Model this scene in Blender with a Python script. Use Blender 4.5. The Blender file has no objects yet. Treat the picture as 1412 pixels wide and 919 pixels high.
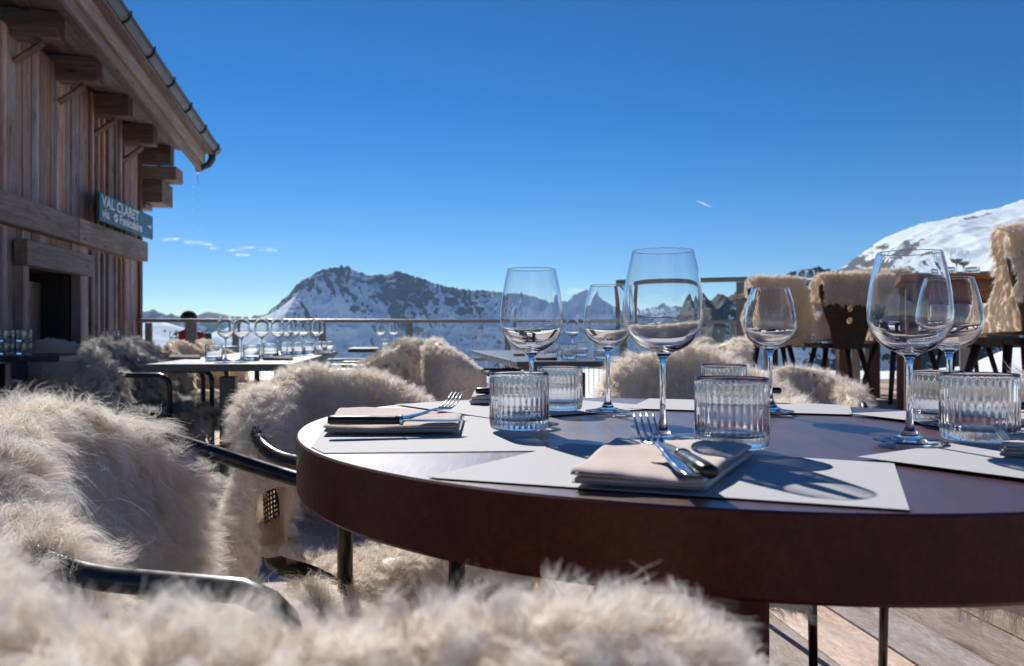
import bpy, bmesh, math, random
import numpy as np
from mathutils import Vector, Matrix, kdtree
R = math.radians; PI = math.pi
random.seed(7); rng = np.random.default_rng(11)
scn = bpy.context.scene; COL = scn.collection
CAMZ = .88; F = 1100.; CX = 706.; CY = 460.; TZ = .738

def P(px, py, d): return Vector(((px-CX)/F*d, d, CAMZ-(py-CY)/F*d))
def TP(px, py, z=TZ):
    d = (CAMZ-z)*F/(py-CY); return Vector(((px-CX)/F*d, d, z))

# ------------------------------------------------------------------ materials
def newmat(name):
    m = bpy.data.materials.new(name); m.use_nodes = True
    nt = m.node_tree; nt.nodes.clear()
    out = nt.nodes.new('ShaderNodeOutputMaterial')
    return m, nt, out
def N(nt, typ, **kw):
    n = nt.nodes.new(typ)
    for k, v in kw.items():
        if k in n.inputs: n.inputs[k].default_value = v
        else: setattr(n, k, v)
    return n
def L(nt, a, b): nt.links.new(a, b)
def ramp(nt, fac, stops):
    r = nt.nodes.new('ShaderNodeValToRGB'); e = r.color_ramp.elements
    while len(e) < len(stops): e.new(.5)
    for i, (p, c) in enumerate(stops):
        e[i].position = p; e[i].color = (c[0], c[1], c[2], 1)
    L(nt, fac, r.inputs[0]); return r.outputs[0]
def coords(nt, scale=(1,1,1), rot=(0,0,0), kind='Object'):
    tc = N(nt, 'ShaderNodeTexCoord'); mp = N(nt, 'ShaderNodeMapping')
    mp.inputs['Scale'].default_value = scale; mp.inputs['Rotation'].default_value = rot
    L(nt, tc.outputs[kind], mp.inputs[0]); return mp.outputs[0]
def noise(nt, vec, scale, detail=6, rough=.55, dist=0):
    n = N(nt, 'ShaderNodeTexNoise'); n.inputs['Scale'].default_value = scale
    n.inputs['Detail'].default_value = detail; n.inputs['Roughness'].default_value = rough
    n.inputs['Distortion'].default_value = dist
    L(nt, vec, n.inputs['Vector']); return n.outputs['Fac']
def mixc(nt, fac, a, b, mode='MIX'):
    m = N(nt, 'ShaderNodeMix', data_type='RGBA', blend_type=mode)
    if isinstance(fac, (int, float)): m.inputs[0].default_value = fac
    else: L(nt, fac, m.inputs[0])
    for i, v in ((6, a), (7, b)):
        if isinstance(v, tuple): m.inputs[i].default_value = (*v, 1)
        else: L(nt, v, m.inputs[i])
    return m.outputs[2]
def bump(nt, h, strength=.3, dist=.01):
    b = N(nt, 'ShaderNodeBump'); b.inputs['Strength'].default_value = strength; b.inputs['Distance'].default_value = dist
    L(nt, h, b.inputs['Height']); return b.outputs[0]
def principled(nt, out, color, rough=.5, metal=0., normal=None, spec=.5, coat=0, coatr=.1):
    p = N(nt, 'ShaderNodeBsdfPrincipled')
    if isinstance(color, tuple): p.inputs['Base Color'].default_value = (*color, 1)
    else: L(nt, color, p.inputs['Base Color'])
    if isinstance(rough, (int, float)): p.inputs['Roughness'].default_value = rough
    else: L(nt, rough, p.inputs['Roughness'])
    p.inputs['Metallic'].default_value = metal
    p.inputs['Specular IOR Level'].default_value = spec
    p.inputs['Coat Weight'].default_value = coat; p.inputs['Coat Roughness'].default_value = coatr
    if normal is not None: L(nt, normal, p.inputs['Normal'])
    L(nt, p.outputs[0], out.inputs[0]); return p
def mapr(nt, v, a, b, c, d):
    m = N(nt, 'ShaderNodeMapRange'); L(nt, v, m.inputs[0])
    for i, x in enumerate((a, b, c, d)): m.inputs[i+1].default_value = x
    return m.outputs[0]

def m_simple(name, color, rough=.5, metal=0, var=.15, scale=40, bmp=.1):
    m, nt, out = newmat(name); v = coords(nt)
    n = noise(nt, v, scale, 5)
    c = mixc(nt, n, tuple(x*(1-var) for x in color), tuple(min(1, x*(1+var)) for x in color))
    principled(nt, out, c, mapr(nt, n, .3, .7, max(0, rough-.08), min(1, rough+.08)), metal, bump(nt, n, bmp, .002))
    return m
def m_wood(name, c1, c2, c3, axis=0, scale=1, rough=.75, island=True, coat=0, bmp=.4, along=.6):
    m, nt, out = newmat(name)
    s = [9*scale]*3; s[axis] = along*scale
    v = coords(nt, tuple(s))
    if island:
        g = N(nt, 'ShaderNodeNewGeometry'); ad = N(nt, 'ShaderNodeVectorMath', operation='ADD')
        sc = N(nt, 'ShaderNodeVectorMath', operation='SCALE'); sc.inputs[3].default_value = 37
        cb = N(nt, 'ShaderNodeCombineXYZ')
        for i in range(3): L(nt, g.outputs['Random Per Island'], cb.inputs[i])
        L(nt, cb.outputs[0], sc.inputs[0]); L(nt, v, ad.inputs[0]); L(nt, sc.outputs[0], ad.inputs[1]); v = ad.outputs[0]
    n1 = noise(nt, v, 1.3, 8, .65, .6); n2 = noise(nt, v, 7, 5, .6, 1.5)
    c = ramp(nt, n1, [(.3, c1), (.52, c2), (.72, c3)])
    c = mixc(nt, mapr(nt, n2, .38, .6, 0, .55), c, tuple(x*.45 for x in c1))
    if island:      # knots, and patches bleached grey by weather
        ks = [7.]*3; ks[axis] = 2.6; kv = coords(nt, tuple(ks)); vo = N(nt, 'ShaderNodeTexVoronoi', feature='F1'); vo.inputs['Scale'].default_value = 1.; L(nt, kv, vo.inputs['Vector'])
        c = mixc(nt, mapr(nt, vo.outputs['Distance'], .07, .17, .85, 0), c, tuple(x*.3 for x in c1))
        gn = noise(nt, coords(nt), 1.1, 5, .6); lum = sum(c2)/3*1.25; c = mixc(nt, mapr(nt, gn, .5, .68, 0, .55), c, (lum, lum*.97, lum*.96))
    if island:
        rnd = mapr(nt, g.outputs['Random Per Island'], 0, 1, .62, 1.3)
        wn = N(nt, 'ShaderNodeTexWhiteNoise', noise_dimensions='1D'); L(nt, g.outputs['Random Per Island'], wn.inputs['W'])
        c = mixc(nt, 1., c, ramp(nt, wn.outputs['Value'], [(0,(1.12,.92,.80)),(.5,(1,1,1)),(1,(.88,.97,1.12))]), 'MULTIPLY')
        cc = N(nt, 'ShaderNodeVectorMath', operation='SCALE'); L(nt, c, cc.inputs[0]); L(nt, rnd, cc.inputs[3]); c = cc.outputs[0]
    principled(nt, out, c, rough, 0, bump(nt, n2, bmp, .004), coat=coat)
    return m

M = {}
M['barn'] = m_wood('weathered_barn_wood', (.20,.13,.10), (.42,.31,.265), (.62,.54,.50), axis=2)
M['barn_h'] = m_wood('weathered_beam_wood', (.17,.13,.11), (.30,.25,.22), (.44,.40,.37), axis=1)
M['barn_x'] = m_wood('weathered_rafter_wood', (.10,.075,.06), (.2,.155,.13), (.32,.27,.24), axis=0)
M['deck'] = m_wood('deck_wood', along=2.2, c1=(.36,.25,.19), c2=(.54,.42,.34), c3=(.68,.58,.50), axis=1, scale=1.2, rough=.8)
M['stabelle'] = m_wood('dark_chair_wood', (.016,.008,.005), (.035,.017,.010), (.07,.034,.018), axis=2, rough=.5, island=False)
M['warmwood'] = m_wood('orange_brown_table_wood', (.16,.06,.022), (.27,.11,.04), (.36,.17,.07), axis=0, rough=.45, island=False)
M['legwood'] = m_wood('brown_leg_wood', (.07,.028,.013), (.13,.055,.025), (.2,.09,.04), axis=2, rough=.5, island=False)
M['blackmetal'] = m_simple('black_powder_coated_metal', (.012,.012,.013), .32, .0, bmp=.05)
M['tablemetal'] = m_simple('dark_grey_table_laminate', (.035,.037,.042), .33, bmp=.06)
M['greymetal'] = m_simple('brushed_grey_railing_metal', (.26,.25,.24), .42, .6)
M['zinc'] = m_simple('zinc_gutter', (.05,.058,.068), .42, .5, var=.3, scale=12)
M['steel'] = m_simple('polished_steel', (.72,.73,.75), .12, 1., var=.03, bmp=.02)
M['black_handle'] = m_simple('black_cutlery_handle', (.012,.009,.009), .3, bmp=.03)
M['red'] = m_simple('red_vinyl', (.45,.015,.03), .5)
M['signblue'] = m_simple('teal_sign_paint', (.035,.11,.15), .45, bmp=.04, scale=8)
M['signwhite'] = m_simple('pale_lettering', (.70,.78,.82), .6)
M['ice'] = None

def m_tabletop(name='dark_varnished_wood', sp_=.62, dk=1.):
    m, nt, out = newmat(name); v = coords(nt, (14, 1.2, 14), (0, 0, R(8)))
    n1 = noise(nt, v, 1.4, 8, .6, .5); n2 = noise(nt, v, 9, 4, .6, 1)
    c = ramp(nt, n1, [(.3, (.055,.011,.007)), (.55, (.085,.018,.011)), (.75, (.12,.030,.018))])
    c = mixc(nt, mapr(nt, n2, .4, .62, 0, .5), c, (.02,.006,.005))
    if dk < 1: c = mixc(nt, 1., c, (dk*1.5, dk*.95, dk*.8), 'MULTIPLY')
    v2 = coords(nt); n3 = noise(nt, v2, 30, 6, .6); n4 = noise(nt, v2, 4, 4, .5)
    n5 = noise(nt, coords(nt, (60, 3, 10), (0,0,R(25))), 3, 5, .7)
    rg = N(nt, 'ShaderNodeMath', operation='ADD'); L(nt, mapr(nt, n4, .3, .7, .34, .48), rg.inputs[0]); L(nt, mapr(nt, n5, .5, .75, 0, .16), rg.inputs[1]); rg = rg.outputs[0]
    # hairline scratches and dust on the varnish
    principled(nt, out, c, rg, 0, bump(nt, n3, .12, .001), spec=sp_, coat=(.7 if sp_ > .5 else 0), coatr=.30)
    return m
M['tabletop'] = m_tabletop(); M['tableedge'] = m_tabletop('dark_wood_edge', .22, .62)  # edge and leg: same wood, darker, redder and less glossy

def m_paper():
    m, nt, out = newmat('white_placemat_paper'); v = coords(nt); n = noise(nt, v, 90, 5); n2 = noise(nt, v, 9, 3)
    c = mixc(nt, n, (.45,.45,.462), (.50,.50,.512))
    principled(nt, out, c, .8, 0, bump(nt, n2, .25, .003)); return m
M['paper'] = m_paper()

def m_cloth(name, a, b):
    m, nt, out = newmat(name); v = coords(nt)
    w1 = N(nt, 'ShaderNodeTexWave', bands_direction='X'); w1.inputs['Scale'].default_value = 260; w1.inputs['Distortion'].default_value = .6
    w2 = N(nt, 'ShaderNodeTexWave', bands_direction='Y'); w2.inputs['Scale'].default_value = 260; w2.inputs['Distortion'].default_value = .6
    L(nt, v, w1.inputs[0]); L(nt, v, w2.inputs[0])
    ml = N(nt, 'ShaderNodeMath', operation='MULTIPLY'); L(nt, w1.outputs['Fac'], ml.inputs[0]); L(nt, w2.outputs['Fac'], ml.inputs[1])
    n = noise(nt, v, 35, 5); c = mixc(nt, n, a, b)
    h = N(nt, 'ShaderNodeMath', operation='ADD'); L(nt, ml.outputs[0], h.inputs[0]); L(nt, n, h.inputs[1])
    principled(nt, out, c, .9, 0, bump(nt, h.outputs[0], .35, .002), spec=.2); return m
M['napkin'] = m_cloth('taupe_linen', (.62,.52,.48), (.72,.63,.59))
M['napkin_backlit'] = m_cloth('backlit_linen', (.16,.14,.15), (.24,.21,.22))  # far napkins: backlit shade put into the cloth colour

def m_glass(name, ior=1.47, col=(1,1,1), rough=0.):
    m, nt, out = newmat(name); g = N(nt, 'ShaderNodeBsdfGlass'); g.inputs['IOR'].default_value = ior
    g.inputs['Color'].default_value = (*col, 1); g.inputs['Roughness'].default_value = rough
    # a share of the light passes straight on, as through a thin wall
    tr = N(nt, 'ShaderNodeBsdfTransparent'); tr.inputs[0].default_value = (*col, 1)
    mx = N(nt, 'ShaderNodeMixShader'); mx.inputs[0].default_value = GL_TR
    L(nt, g.outputs[0], mx.inputs[1]); L(nt, tr.outputs[0], mx.inputs[2])
    L(nt, (mx.outputs[0] if GL_TR > 0 else g.outputs[0]), out.inputs[0]); return m
GL_TR = 0.
HAZE = 6.5e-5
M['glass'] = m_glass('clear_crystal', 1.47, (.985,.99,.995))
M['tumbler'] = m_glass('pressed_glass', 1.5, (.97,.98,.99))
def m_pane():
    m, nt, out = newmat('railing_pane_glass'); v = coords(nt)
    fr = N(nt, 'ShaderNodeFresnel', IOR=1.45); tr = N(nt, 'ShaderNodeBsdfTransparent'); tr.inputs[0].default_value = (.90,.95,.97,1)
    gl = N(nt, 'ShaderNodeBsdfGlossy', Roughness=.02); mx = N(nt, 'ShaderNodeMixShader')
    L(nt, fr.outputs[0], mx.inputs[0]); L(nt, tr.outputs[0], mx.inputs[1]); L(nt, gl.outputs[0], mx.inputs[2]); L(nt, mx.outputs[0], out.inputs[0]); return m
M['pane'] = m_pane()

def m_wool(name, a, b, dark=None, trans=.42):
    m, nt, out = newmat(name); g = N(nt, 'ShaderNodeNewGeometry')
    c = mixc(nt, g.outputs['Random Per Island'], a, b)
    v = coords(nt); n = noise(nt, v, 9, 4)
    if dark: c = mixc(nt, mapr(nt, n, .42, .58, 0, .85), c, dark)
    else: c = mixc(nt, mapr(nt, n, .35, .7, 0, .45), c, tuple(x*y for x, y in zip(a, (.98,.94,.88))))
    ta = N(nt, 'ShaderNodeAttribute', attribute_name='tip')     # yellower wool at the root, with warm shade painted in; bleached tips
    c = mixc(nt, mapr(nt, ta.outputs['Fac'], 0, .7, 1, 0), c, tuple(x*y for x, y in zip(a, (.98,.92,.85))))
    d = N(nt, 'ShaderNodeBsdfDiffuse'); t = N(nt, 'ShaderNodeBsdfTranslucent'); gl = N(nt, 'ShaderNodeBsdfGlossy', Roughness=.45)
    for s in (d, t, gl): L(nt, c, s.inputs[0])
    m1 = N(nt, 'ShaderNodeMixShader'); m1.inputs[0].default_value = trans
    L(nt, d.outputs[0], m1.inputs[1]); L(nt, t.outputs[0], m1.inputs[2])
    m2 = N(nt, 'ShaderNodeMixShader'); m2.inputs[0].default_value = .06
    L(nt, m1.outputs[0], m2.inputs[1]); L(nt, gl.outputs[0], m2.inputs[2]); L(nt, m2.outputs[0], out.inputs[0]); return m
M['wool'] = m_wool('cream_wool', (.965,.93,.88), (.985,.975,.955), trans=.48)
M['wool_tan'] = m_wool('tan_wool', (.92,.86,.77), (.96,.92,.85), trans=.45)
M['wool_grey'] = m_wool('grey_wool', (.60,.60,.60), (.86,.86,.85), dark=(.09,.088,.088), trans=.35)
M['wool_mix'] = m_wool('cream_and_grey_wool', (.93,.91,.87), (.98,.965,.94), dark=(.16,.15,.14), trans=.45)
def m_perf():
    m, nt, out = newmat('perforated_black_metal'); v = coords(nt, (1,1,1))
    vo = N(nt, 'ShaderNodeTexVoronoi', feature='F1'); vo.inputs['Scale'].default_value = 95; vo.inputs['Randomness'].default_value = 0; L(nt, v, vo.inputs['Vector'])
    lt = N(nt, 'ShaderNodeMath', operation='LESS_THAN'); lt.inputs[1].default_value = .34; L(nt, vo.outputs['Distance'], lt.inputs[0])
    p = principled(nt, out, (.012,.012,.013), .35); tr = N(nt, 'ShaderNodeBsdfTransparent'); mx = N(nt, 'ShaderNodeMixShader')
    L(nt, lt.outputs[0], mx.inputs[0]); L(nt, p.outputs[0], mx.inputs[1]); L(nt, tr.outputs[0], mx.inputs[2]); L(nt, mx.outputs[0], out.inputs[0]); return m
M['perf'] = m_perf()

def m_snow(name):
    m, nt, out = newmat(name); v = coords(nt); n = noise(nt, v, 1.2, 7, .6); n2 = noise(nt, v, .08, 5)
    c = mixc(nt, n2, (.78,.80,.83), (.88,.89,.90))
    principled(nt, out, c, .6, 0, bump(nt, n, .5, .12), spec=.3); return m
M['snow'] = m_snow('snow')
def m_mountain(name, thr, nscale, seedrot=0., rock=((.035,.035,.04), (.10,.09,.085)), bdist=8, amt=.34):
    m, nt, out = newmat(name); v = coords(nt, (1,1,1), (0,0,seedrot))
    at_ = N(nt, 'ShaderNodeAttribute', attribute_name='rk'); n = noise(nt, v, nscale, 12, .72, .3); n2 = noise(nt, v, nscale*6, 6, .65)
    s = N(nt, 'ShaderNodeMath', operation='MULTIPLY_ADD'); s.inputs[1].default_value = amt*3.4; L(nt, n, s.inputs[0]); L(nt, at_.outputs['Fac'], s.inputs[2])
    fac = mapr(nt, s.outputs[0], thr+amt*1.7-.05, thr+amt*1.7+.05, 0, 1)
    rk = mixc(nt, n2, rock[0], rock[1]); c = mixc(nt, fac, (.72,.81,.91), rk)  # snow tinted blue, so skylit shade is part of its colour
    principled(nt, out, c, .8, 0, bump(nt, n, .35, bdist), spec=.15); return m
def m_mountain_old(name, thr, nscale, seedrot=0., rock=((.035,.035,.04), (.10,.09,.085)), bdist=8, amt=.34):
    m, nt, out = newmat(name); v = coords(nt, (1,1,1), (0,0,seedrot))
    g = N(nt, 'ShaderNodeNewGeometry'); sp = N(nt, 'ShaderNodeSeparateXYZ'); L(nt, g.outputs['Normal'], sp.inputs[0])
    n = noise(nt, v, nscale, 10, .68, .4); nb = noise(nt, v, nscale*.16, 5, .55)
    a = N(nt, 'ShaderNodeMath', operation='MULTIPLY'); a.inputs[1].default_value = amt; L(nt, n, a.inputs[0])
    a2 = N(nt, 'ShaderNodeMath', operation='MULTIPLY_ADD'); a2.inputs[1].default_value = amt*1.3; L(nt, nb, a2.inputs[0]); L(nt, a.outputs[0], a2.inputs[2])
    s = N(nt, 'ShaderNodeMath', operation='SUBTRACT'); L(nt, sp.outputs[2], s.inputs[0]); L(nt, a2.outputs[0], s.inputs[1])
    fac = mapr(nt, s.outputs[0], thr-.025, thr+.025, 1, 0)
    rk = mixc(nt, n, rock[0], rock[1]); c = mixc(nt, fac, (.82,.84,.87), rk)
    principled(nt, out, c, .75, 0, bump(nt, n, .8, bdist), spec=.2); return m

# ------------------------------------------------------------------ mesh builder
class MB:
    def __init__(s): s.v = []; s.f = []; s.m = []
    def add(s, vs, fs, mi=0):
        b = len(s.v); s.v += [tuple(x) for x in vs]; s.f += [tuple(i+b for i in f) for f in fs]; s.m += [mi]*len(fs); return s
    def box(s, c, size, rot=None, mat=None, mi=0):
        x, y, z = (q/2 for q in size)
        vs = [Vector((sx*x, sy*y, sz*z)) for sx in (-1,1) for sy in (-1,1) for sz in (-1,1)]
        if rot is not None: vs = [rot @ v for v in vs]
        vs = [v+Vector(c) for v in vs]
        if mat is not None: vs = [mat @ v for v in vs]
        return s.add(vs, [(0,1,3,2),(4,6,7,5),(0,4,5,1),(2,3,7,6),(0,2,6,4),(1,5,7,3)], mi)
    def hexa(s, p, mi=0):   # p: 4 bottom, 4 top
        return s.add(p, [(3,2,1,0),(4,5,6,7),(0,1,5,4),(1,2,6,5),(2,3,7,6),(3,0,4,7)], mi)
    def tube(s, path, r, n=10, cap=True, flat=1.):
        path = [Vector(p) for p in path]; rs = r if isinstance(r, (list, tuple)) else [r]*len(path)
        up = Vector((0,0,1)); t0 = (path[1]-path[0]).normalized()
        if abs(t0.dot(up)) > .95: up = Vector((1,0,0))
        a = t0.cross(up).normalized(); vs = []; k = len(path)
        for i, p in enumerate(path):
            t = ((path[min(i+1,k-1)]-path[max(i-1,0)])).normalized()
            a = (a - t*a.dot(t)).normalized(); b = t.cross(a)
            for j in range(n):
                an = 2*PI*j/n; vs.append(p + (a*math.cos(an) + b*math.sin(an)*flat)*rs[i])
        fs = [(i*n+j, i*n+(j+1)%n, (i+1)*n+(j+1)%n, (i+1)*n+j) for i in range(k-1) for j in range(n)]
        if cap: fs += [tuple(range(n-1,-1,-1)), tuple((k-1)*n+j for j in range(n))]
        return s.add(vs, fs)
    def lathe(s, prof, n=48, c=(0,0,0), rib=None):
        vs = []; fs = []; idx = []
        for i, (r, z) in enumerate(prof):
            if r < 1e-6: idx.append([len(vs)]*n); vs.append((c[0], c[1], c[2]+z)); continue
            row = []
            for j in range(n):
                a = 2*PI*j/n; rr = r*(rib(i, a, z) if rib else 1)
                row.append(len(vs)); vs.append((c[0]+rr*math.cos(a), c[1]+rr*math.sin(a), c[2]+z))
            idx.append(row)
        for i in range(len(prof)-1):
            A, B = idx[i], idx[i+1]
            for j in range(n):
                q = [A[j], A[(j+1)%n], B[(j+1)%n], B[j]]; u = []
                for x in q:
                    if x not in u: u.append(x)
                if len(u) > 2: fs.append(tuple(u))
        return s.add(vs, fs)
    def build(s, name, mats, parent=None, smooth=False, bevel=0, loc=None, auto=None):
        me = bpy.data.meshes.new(name); me.from_pydata(s.v, [], s.f)
        for m in (mats if isinstance(mats, (list, tuple)) else [mats]): me.materials.append(m)
        if max(s.m, default=0) > 0: me.polygons.foreach_set('material_index', s.m)
        if smooth: me.polygons.foreach_set('use_smooth', [True]*len(me.polygons))
        me.update(); bm = bmesh.new(); bm.from_mesh(me); bmesh.ops.recalc_face_normals(bm, faces=bm.faces); bm.to_mesh(me); bm.free()
        o = bpy.data.objects.new(name, me); COL.objects.link(o)
        if parent is not None: o.parent = parent
        if loc is not None: o.location = loc
        if bevel:
            b = o.modifiers.new('bevel', 'BEVEL'); b.width = bevel; b.segments = 2; b.limit_method = 'ANGLE'; b.angle_limit = R(40)
        return o
def tag(o, label=None, cat=None, group=None, kind=None):
    if label: o['label'] = label
    if cat: o['category'] = cat
    if group: o['group'] = group
    if kind: o['kind'] = kind
    return o
def empty(name, loc=(0,0,0), rz=0., label=None, cat=None, group=None):
    o = bpy.data.objects.new(name, None); COL.objects.link(o); o.location = loc; o.rotation_euler = (0,0,rz); o.empty_display_size = .1
    return tag(o, label, cat, group)
KIDS = {}
def copy_tree(o, loc, rz=0., label=None, group=None, sc=None):
    c = o.copy(); COL.objects.link(c); c.location = loc; c.rotation_euler = (0,0,rz)
    if label: c['label'] = label
    if group: c['group'] = group
    if sc: c.scale = sc
    for ch in list(o.children):
        d = ch.copy(); COL.objects.link(d); d.parent = c
        for g in list(ch.children):
            e = g.copy(); COL.objects.link(e); e.parent = d
    return c

# ------------------------------------------------------------------ camera, light, sky
cam = bpy.data.cameras.new('camera'); co = bpy.data.objects.new('camera', cam); COL.objects.link(co)
co.location = (0,0,CAMZ); co.rotation_euler = (R(90),0,0); cam.lens = 36*F/1412; cam.sensor_width = 36; cam.clip_end = 60000; cam.clip_start = .02
cam.dof.use_dof = True; cam.dof.focus_distance = 1.35; cam.dof.aperture_fstop = 8.0
scn.camera = co
SAZ, SEL = R(-17), R(38)
sd = Vector((math.sin(SAZ)*math.cos(SEL), math.cos(SAZ)*math.cos(SEL), math.sin(SEL)))
sun = bpy.data.lights.new('sun', 'SUN'); so = bpy.data.objects.new('sun', sun); COL.objects.link(so)
sun.energy = 5.0; sun.angle = R(.53); sun.color = (1,.95,.88); so.rotation_euler = sd.to_track_quat('Z','Y').to_euler()
w = bpy.data.worlds.new('World'); scn.world = w; w.use_nodes = True; nt = w.node_tree; nt.nodes.clear()
sky = nt.nodes.new('ShaderNodeTexSky'); sky.sky_type = 'NISHITA'; sky.sun_disc = False; sky.sun_elevation = SEL; sky.sun_rotation = SAZ
sky.altitude = 2600; sky.air_density = 1.; sky.dust_density = .15; sky.ozone_density = 2.
hs = nt.nodes.new('ShaderNodeHueSaturation'); hs.inputs['Saturation'].default_value = 1.30; hs.inputs['Hue'].default_value = .502
k1 = nt.nodes.new('ShaderNodeVectorMath'); k1.operation = 'SCALE'; k1.inputs[3].default_value = .11
gm = nt.nodes.new('ShaderNodeGamma'); gm.inputs[1].default_value = 1.36
k2 = nt.nodes.new('ShaderNodeVectorMath'); k2.operation = 'SCALE'; k2.inputs[3].default_value = 1/.11
bg = nt.nodes.new('ShaderNodeBackground'); bg.inputs[1].default_value = .078; wo = nt.nodes.new('ShaderNodeOutputWorld')
L(nt, sky.outputs[0], k1.inputs[0]); L(nt, k1.outputs[0], gm.inputs[0]); L(nt, gm.outputs[0], k2.inputs[0]); L(nt, k2.outputs[0], hs.inputs['Color']); L(nt, hs.outputs[0], bg.inputs[0]); L(nt, bg.outputs[0], wo.inputs[0])
scn.view_settings.view_transform = 'Standard'; scn.view_settings.look = 'None'; scn.view_settings.exposure = .34; scn.view_settings.gamma = 1
cy = scn.cycles; scn.render.engine = 'CYCLES'
cy.max_bounces = 14; cy.diffuse_bounces = 9; cy.glossy_bounces = 5; cy.transmission_bounces = 14; cy.transparent_max_bounces = 24
cy.caustics_reflective = False; cy.caustics_refractive = True; cy.sample_clamp_indirect = 3.; cy.use_denoising = True
cy.use_adaptive_sampling = True; cy.adaptive_threshold = .015; cy.blur_glossy = .2

# ------------------------------------------------------------------ noise helpers
_perm = rng.random((256, 256))
def vnoise(x, y):
    xi = np.floor(x).astype(int); yi = np.floor(y).astype(int); fx = x-xi; fy = y-yi
    fx = fx*fx*(3-2*fx); fy = fy*fy*(3-2*fy); a = _perm
    g = lambda i, j: a[i % 256, j % 256]
    return (g(xi,yi)*(1-fx)+g(xi+1,yi)*fx)*(1-fy) + (g(xi,yi+1)*(1-fx)+g(xi+1,yi+1)*fx)*fy
def fbm(x, y, o=5, ridged=False, gain=.5):
    t = 0; amp = 1; tot = 0
    for k in range(o):
        n = vnoise(x*2**k + 17.3*k, y*2**k + 9.1*k)
        if ridged: n = 1-np.abs(2*n-1)
        t = t + amp*n; tot += amp; amp *= gain
    return t/tot
def grid_obj(name, X, Y, Z, mat, kind=None, smooth=True):
    h, wd = X.shape; V = np.stack([X, Y, Z], -1).reshape(-1, 3).astype(np.float32)
    i = np.arange(h*wd).reshape(h, wd); Q = np.stack([i[:-1,:-1], i[:-1,1:], i[1:,1:], i[1:,:-1]], -1).reshape(-1, 4)
    o = np_obj(name, V, Q, mat, smooth)
    if kind: o['kind'] = kind
    return o
def np_obj(name, V, Q, mat, smooth=True):
    me = bpy.data.meshes.new(name); me.vertices.add(len(V)); me.vertices.foreach_set('co', V.ravel())
    me.loops.add(Q.size); me.loops.foreach_set('vertex_index', Q.ravel().astype(np.int32))
    me.polygons.add(len(Q)); me.polygons.foreach_set('loop_start', np.arange(0, Q.size, 4, dtype=np.int32)); me.polygons.foreach_set('loop_total', np.full(len(Q), 4, np.int32))
    me.polygons.foreach_set('use_smooth', np.full(len(Q), smooth)); me.materials.append(mat); me.update(calc_edges=True)
    o = bpy.data.objects.new(name, me); COL.objects.link(o); return o

# ------------------------------------------------------------------ terrain and mountains
def ridge(name, pts, D, depth_f, depth_b, base, mat, amp, freq, nx=420, ny=170, rib=.5, pw=1.0, sx=0., seed=0., kind='structure', crest=.35):
    px = np.array([p[0] for p in pts], float); py = np.array([p[1] for p in pts], float)
    xs = np.linspace(px[0], px[-1], nx); prof = CAMZ+(CY-np.interp(xs, px, py))/F*D
    Xr = (xs-CX)/F*D; t = np.concatenate([np.linspace(-1, 0, int(ny*.75)), np.linspace(0, 1, int(ny*.25)+1)[1:]])
    T, XX = np.meshgrid(t, Xr, indexing='ij'); PR = np.broadcast_to(prof, T.shape)
    Yv = D + np.where(T < 0, T*depth_f, T*depth_b)
    g = np.where(T < 0, (1+T)**pw, (1-T)**1.3)
    Z = base + (PR-base)*g
    env = np.clip(1-np.abs(T)*1.0, 0, 1)**.4*np.clip(np.abs(T)*7, 0, 1)+.0
    warp = fbm(XX/freq*.7+seed, Yv/freq*.7, 3)*1.6
    n1 = fbm(XX/freq + sx*T + warp+seed, Yv/freq*rib+3.3+seed, 6, True, .55)-.6
    n2 = fbm(XX/freq*4+seed, Yv/freq*4, 4, True)-.6
    Z = Z + amp*env*(n1 + .28*n2)
    jag = (fbm(XX/freq*5+7+seed, XX*0+2.5, 4, True)-.6)*amp*.22
    Z = Z + jag*np.clip(1-np.abs(T)*6, 0, 1)
    edge = np.clip(np.minimum((XX-Xr[0]), (Xr[-1]-XX))/(abs(Xr[-1]-Xr[0])*.02+1e-6), 0, 1)
    o = grid_obj(name, XX, Yv, Z, mat, kind)
    gz = np.gradient(Z, axis=0)/(np.gradient(Yv, axis=0)+1e-6); gx = np.gradient(Z, axis=1)/(np.gradient(XX, axis=1)+1e-6)
    slope = np.sqrt(gz**2+gx**2); rk = crest*np.clip(1-np.abs(T)*3.2, 0, 1)**1.5 + .42*(slope-np.median(slope)) + 1.5*(n1) + .5*(fbm(XX/freq*.8+31, Yv/freq*.6+seed, 3)-.5)
    a = o.data.attributes.new('rk', 'FLOAT', 'POINT'); a.data.foreach_set('value', rk.astype(np.float32).ravel()); return o
mt_main = m_mountain('snowy_rock_mountain', .46, .030, 0, rock=((.025,.032,.048), (.075,.083,.10)), bdist=4, amt=.22)
ridge('mountain_range', [(300,470),(330,452),(345,440),(358,436),(370,432),(385,420),(397,410),(410,394),(425,384),(440,374),(455,370),(470,368),(482,369),(495,377),(510,381),(530,380),(545,376),(560,379),(585,387),(620,397),(650,402),(695,403),(735,408),(770,419),(785,412),(797,404),(808,401),(815,409),(830,416),(850,424),(880,428),(915,420),(940,424),(970,432),(1010,440),(1100,445),(1200,450)],
      3000, 640, 700, -420, mt_main, 105, 150, rib=.30, pw=1.0, sx=1.0, nx=760, ny=230)
mt_far = m_mountain('far_snowy_mountain', .25, .008, 1, bdist=3, amt=.3)
ridge('far_mountains', [(-300,436),(-100,420),(60,430),(150,437),(198,431),(212,427),(220,432),(238,434),(252,439),(268,437),(288,431),(300,433),(325,438),(350,440),(380,445)], 5200, 1000, 900, -500, mt_far, 80, 420, nx=380, ny=110, pw=.9, seed=5)
mt_left = m_mountain('left_snow_spur', .8, .03, 2, bdist=1, amt=.2)
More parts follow.
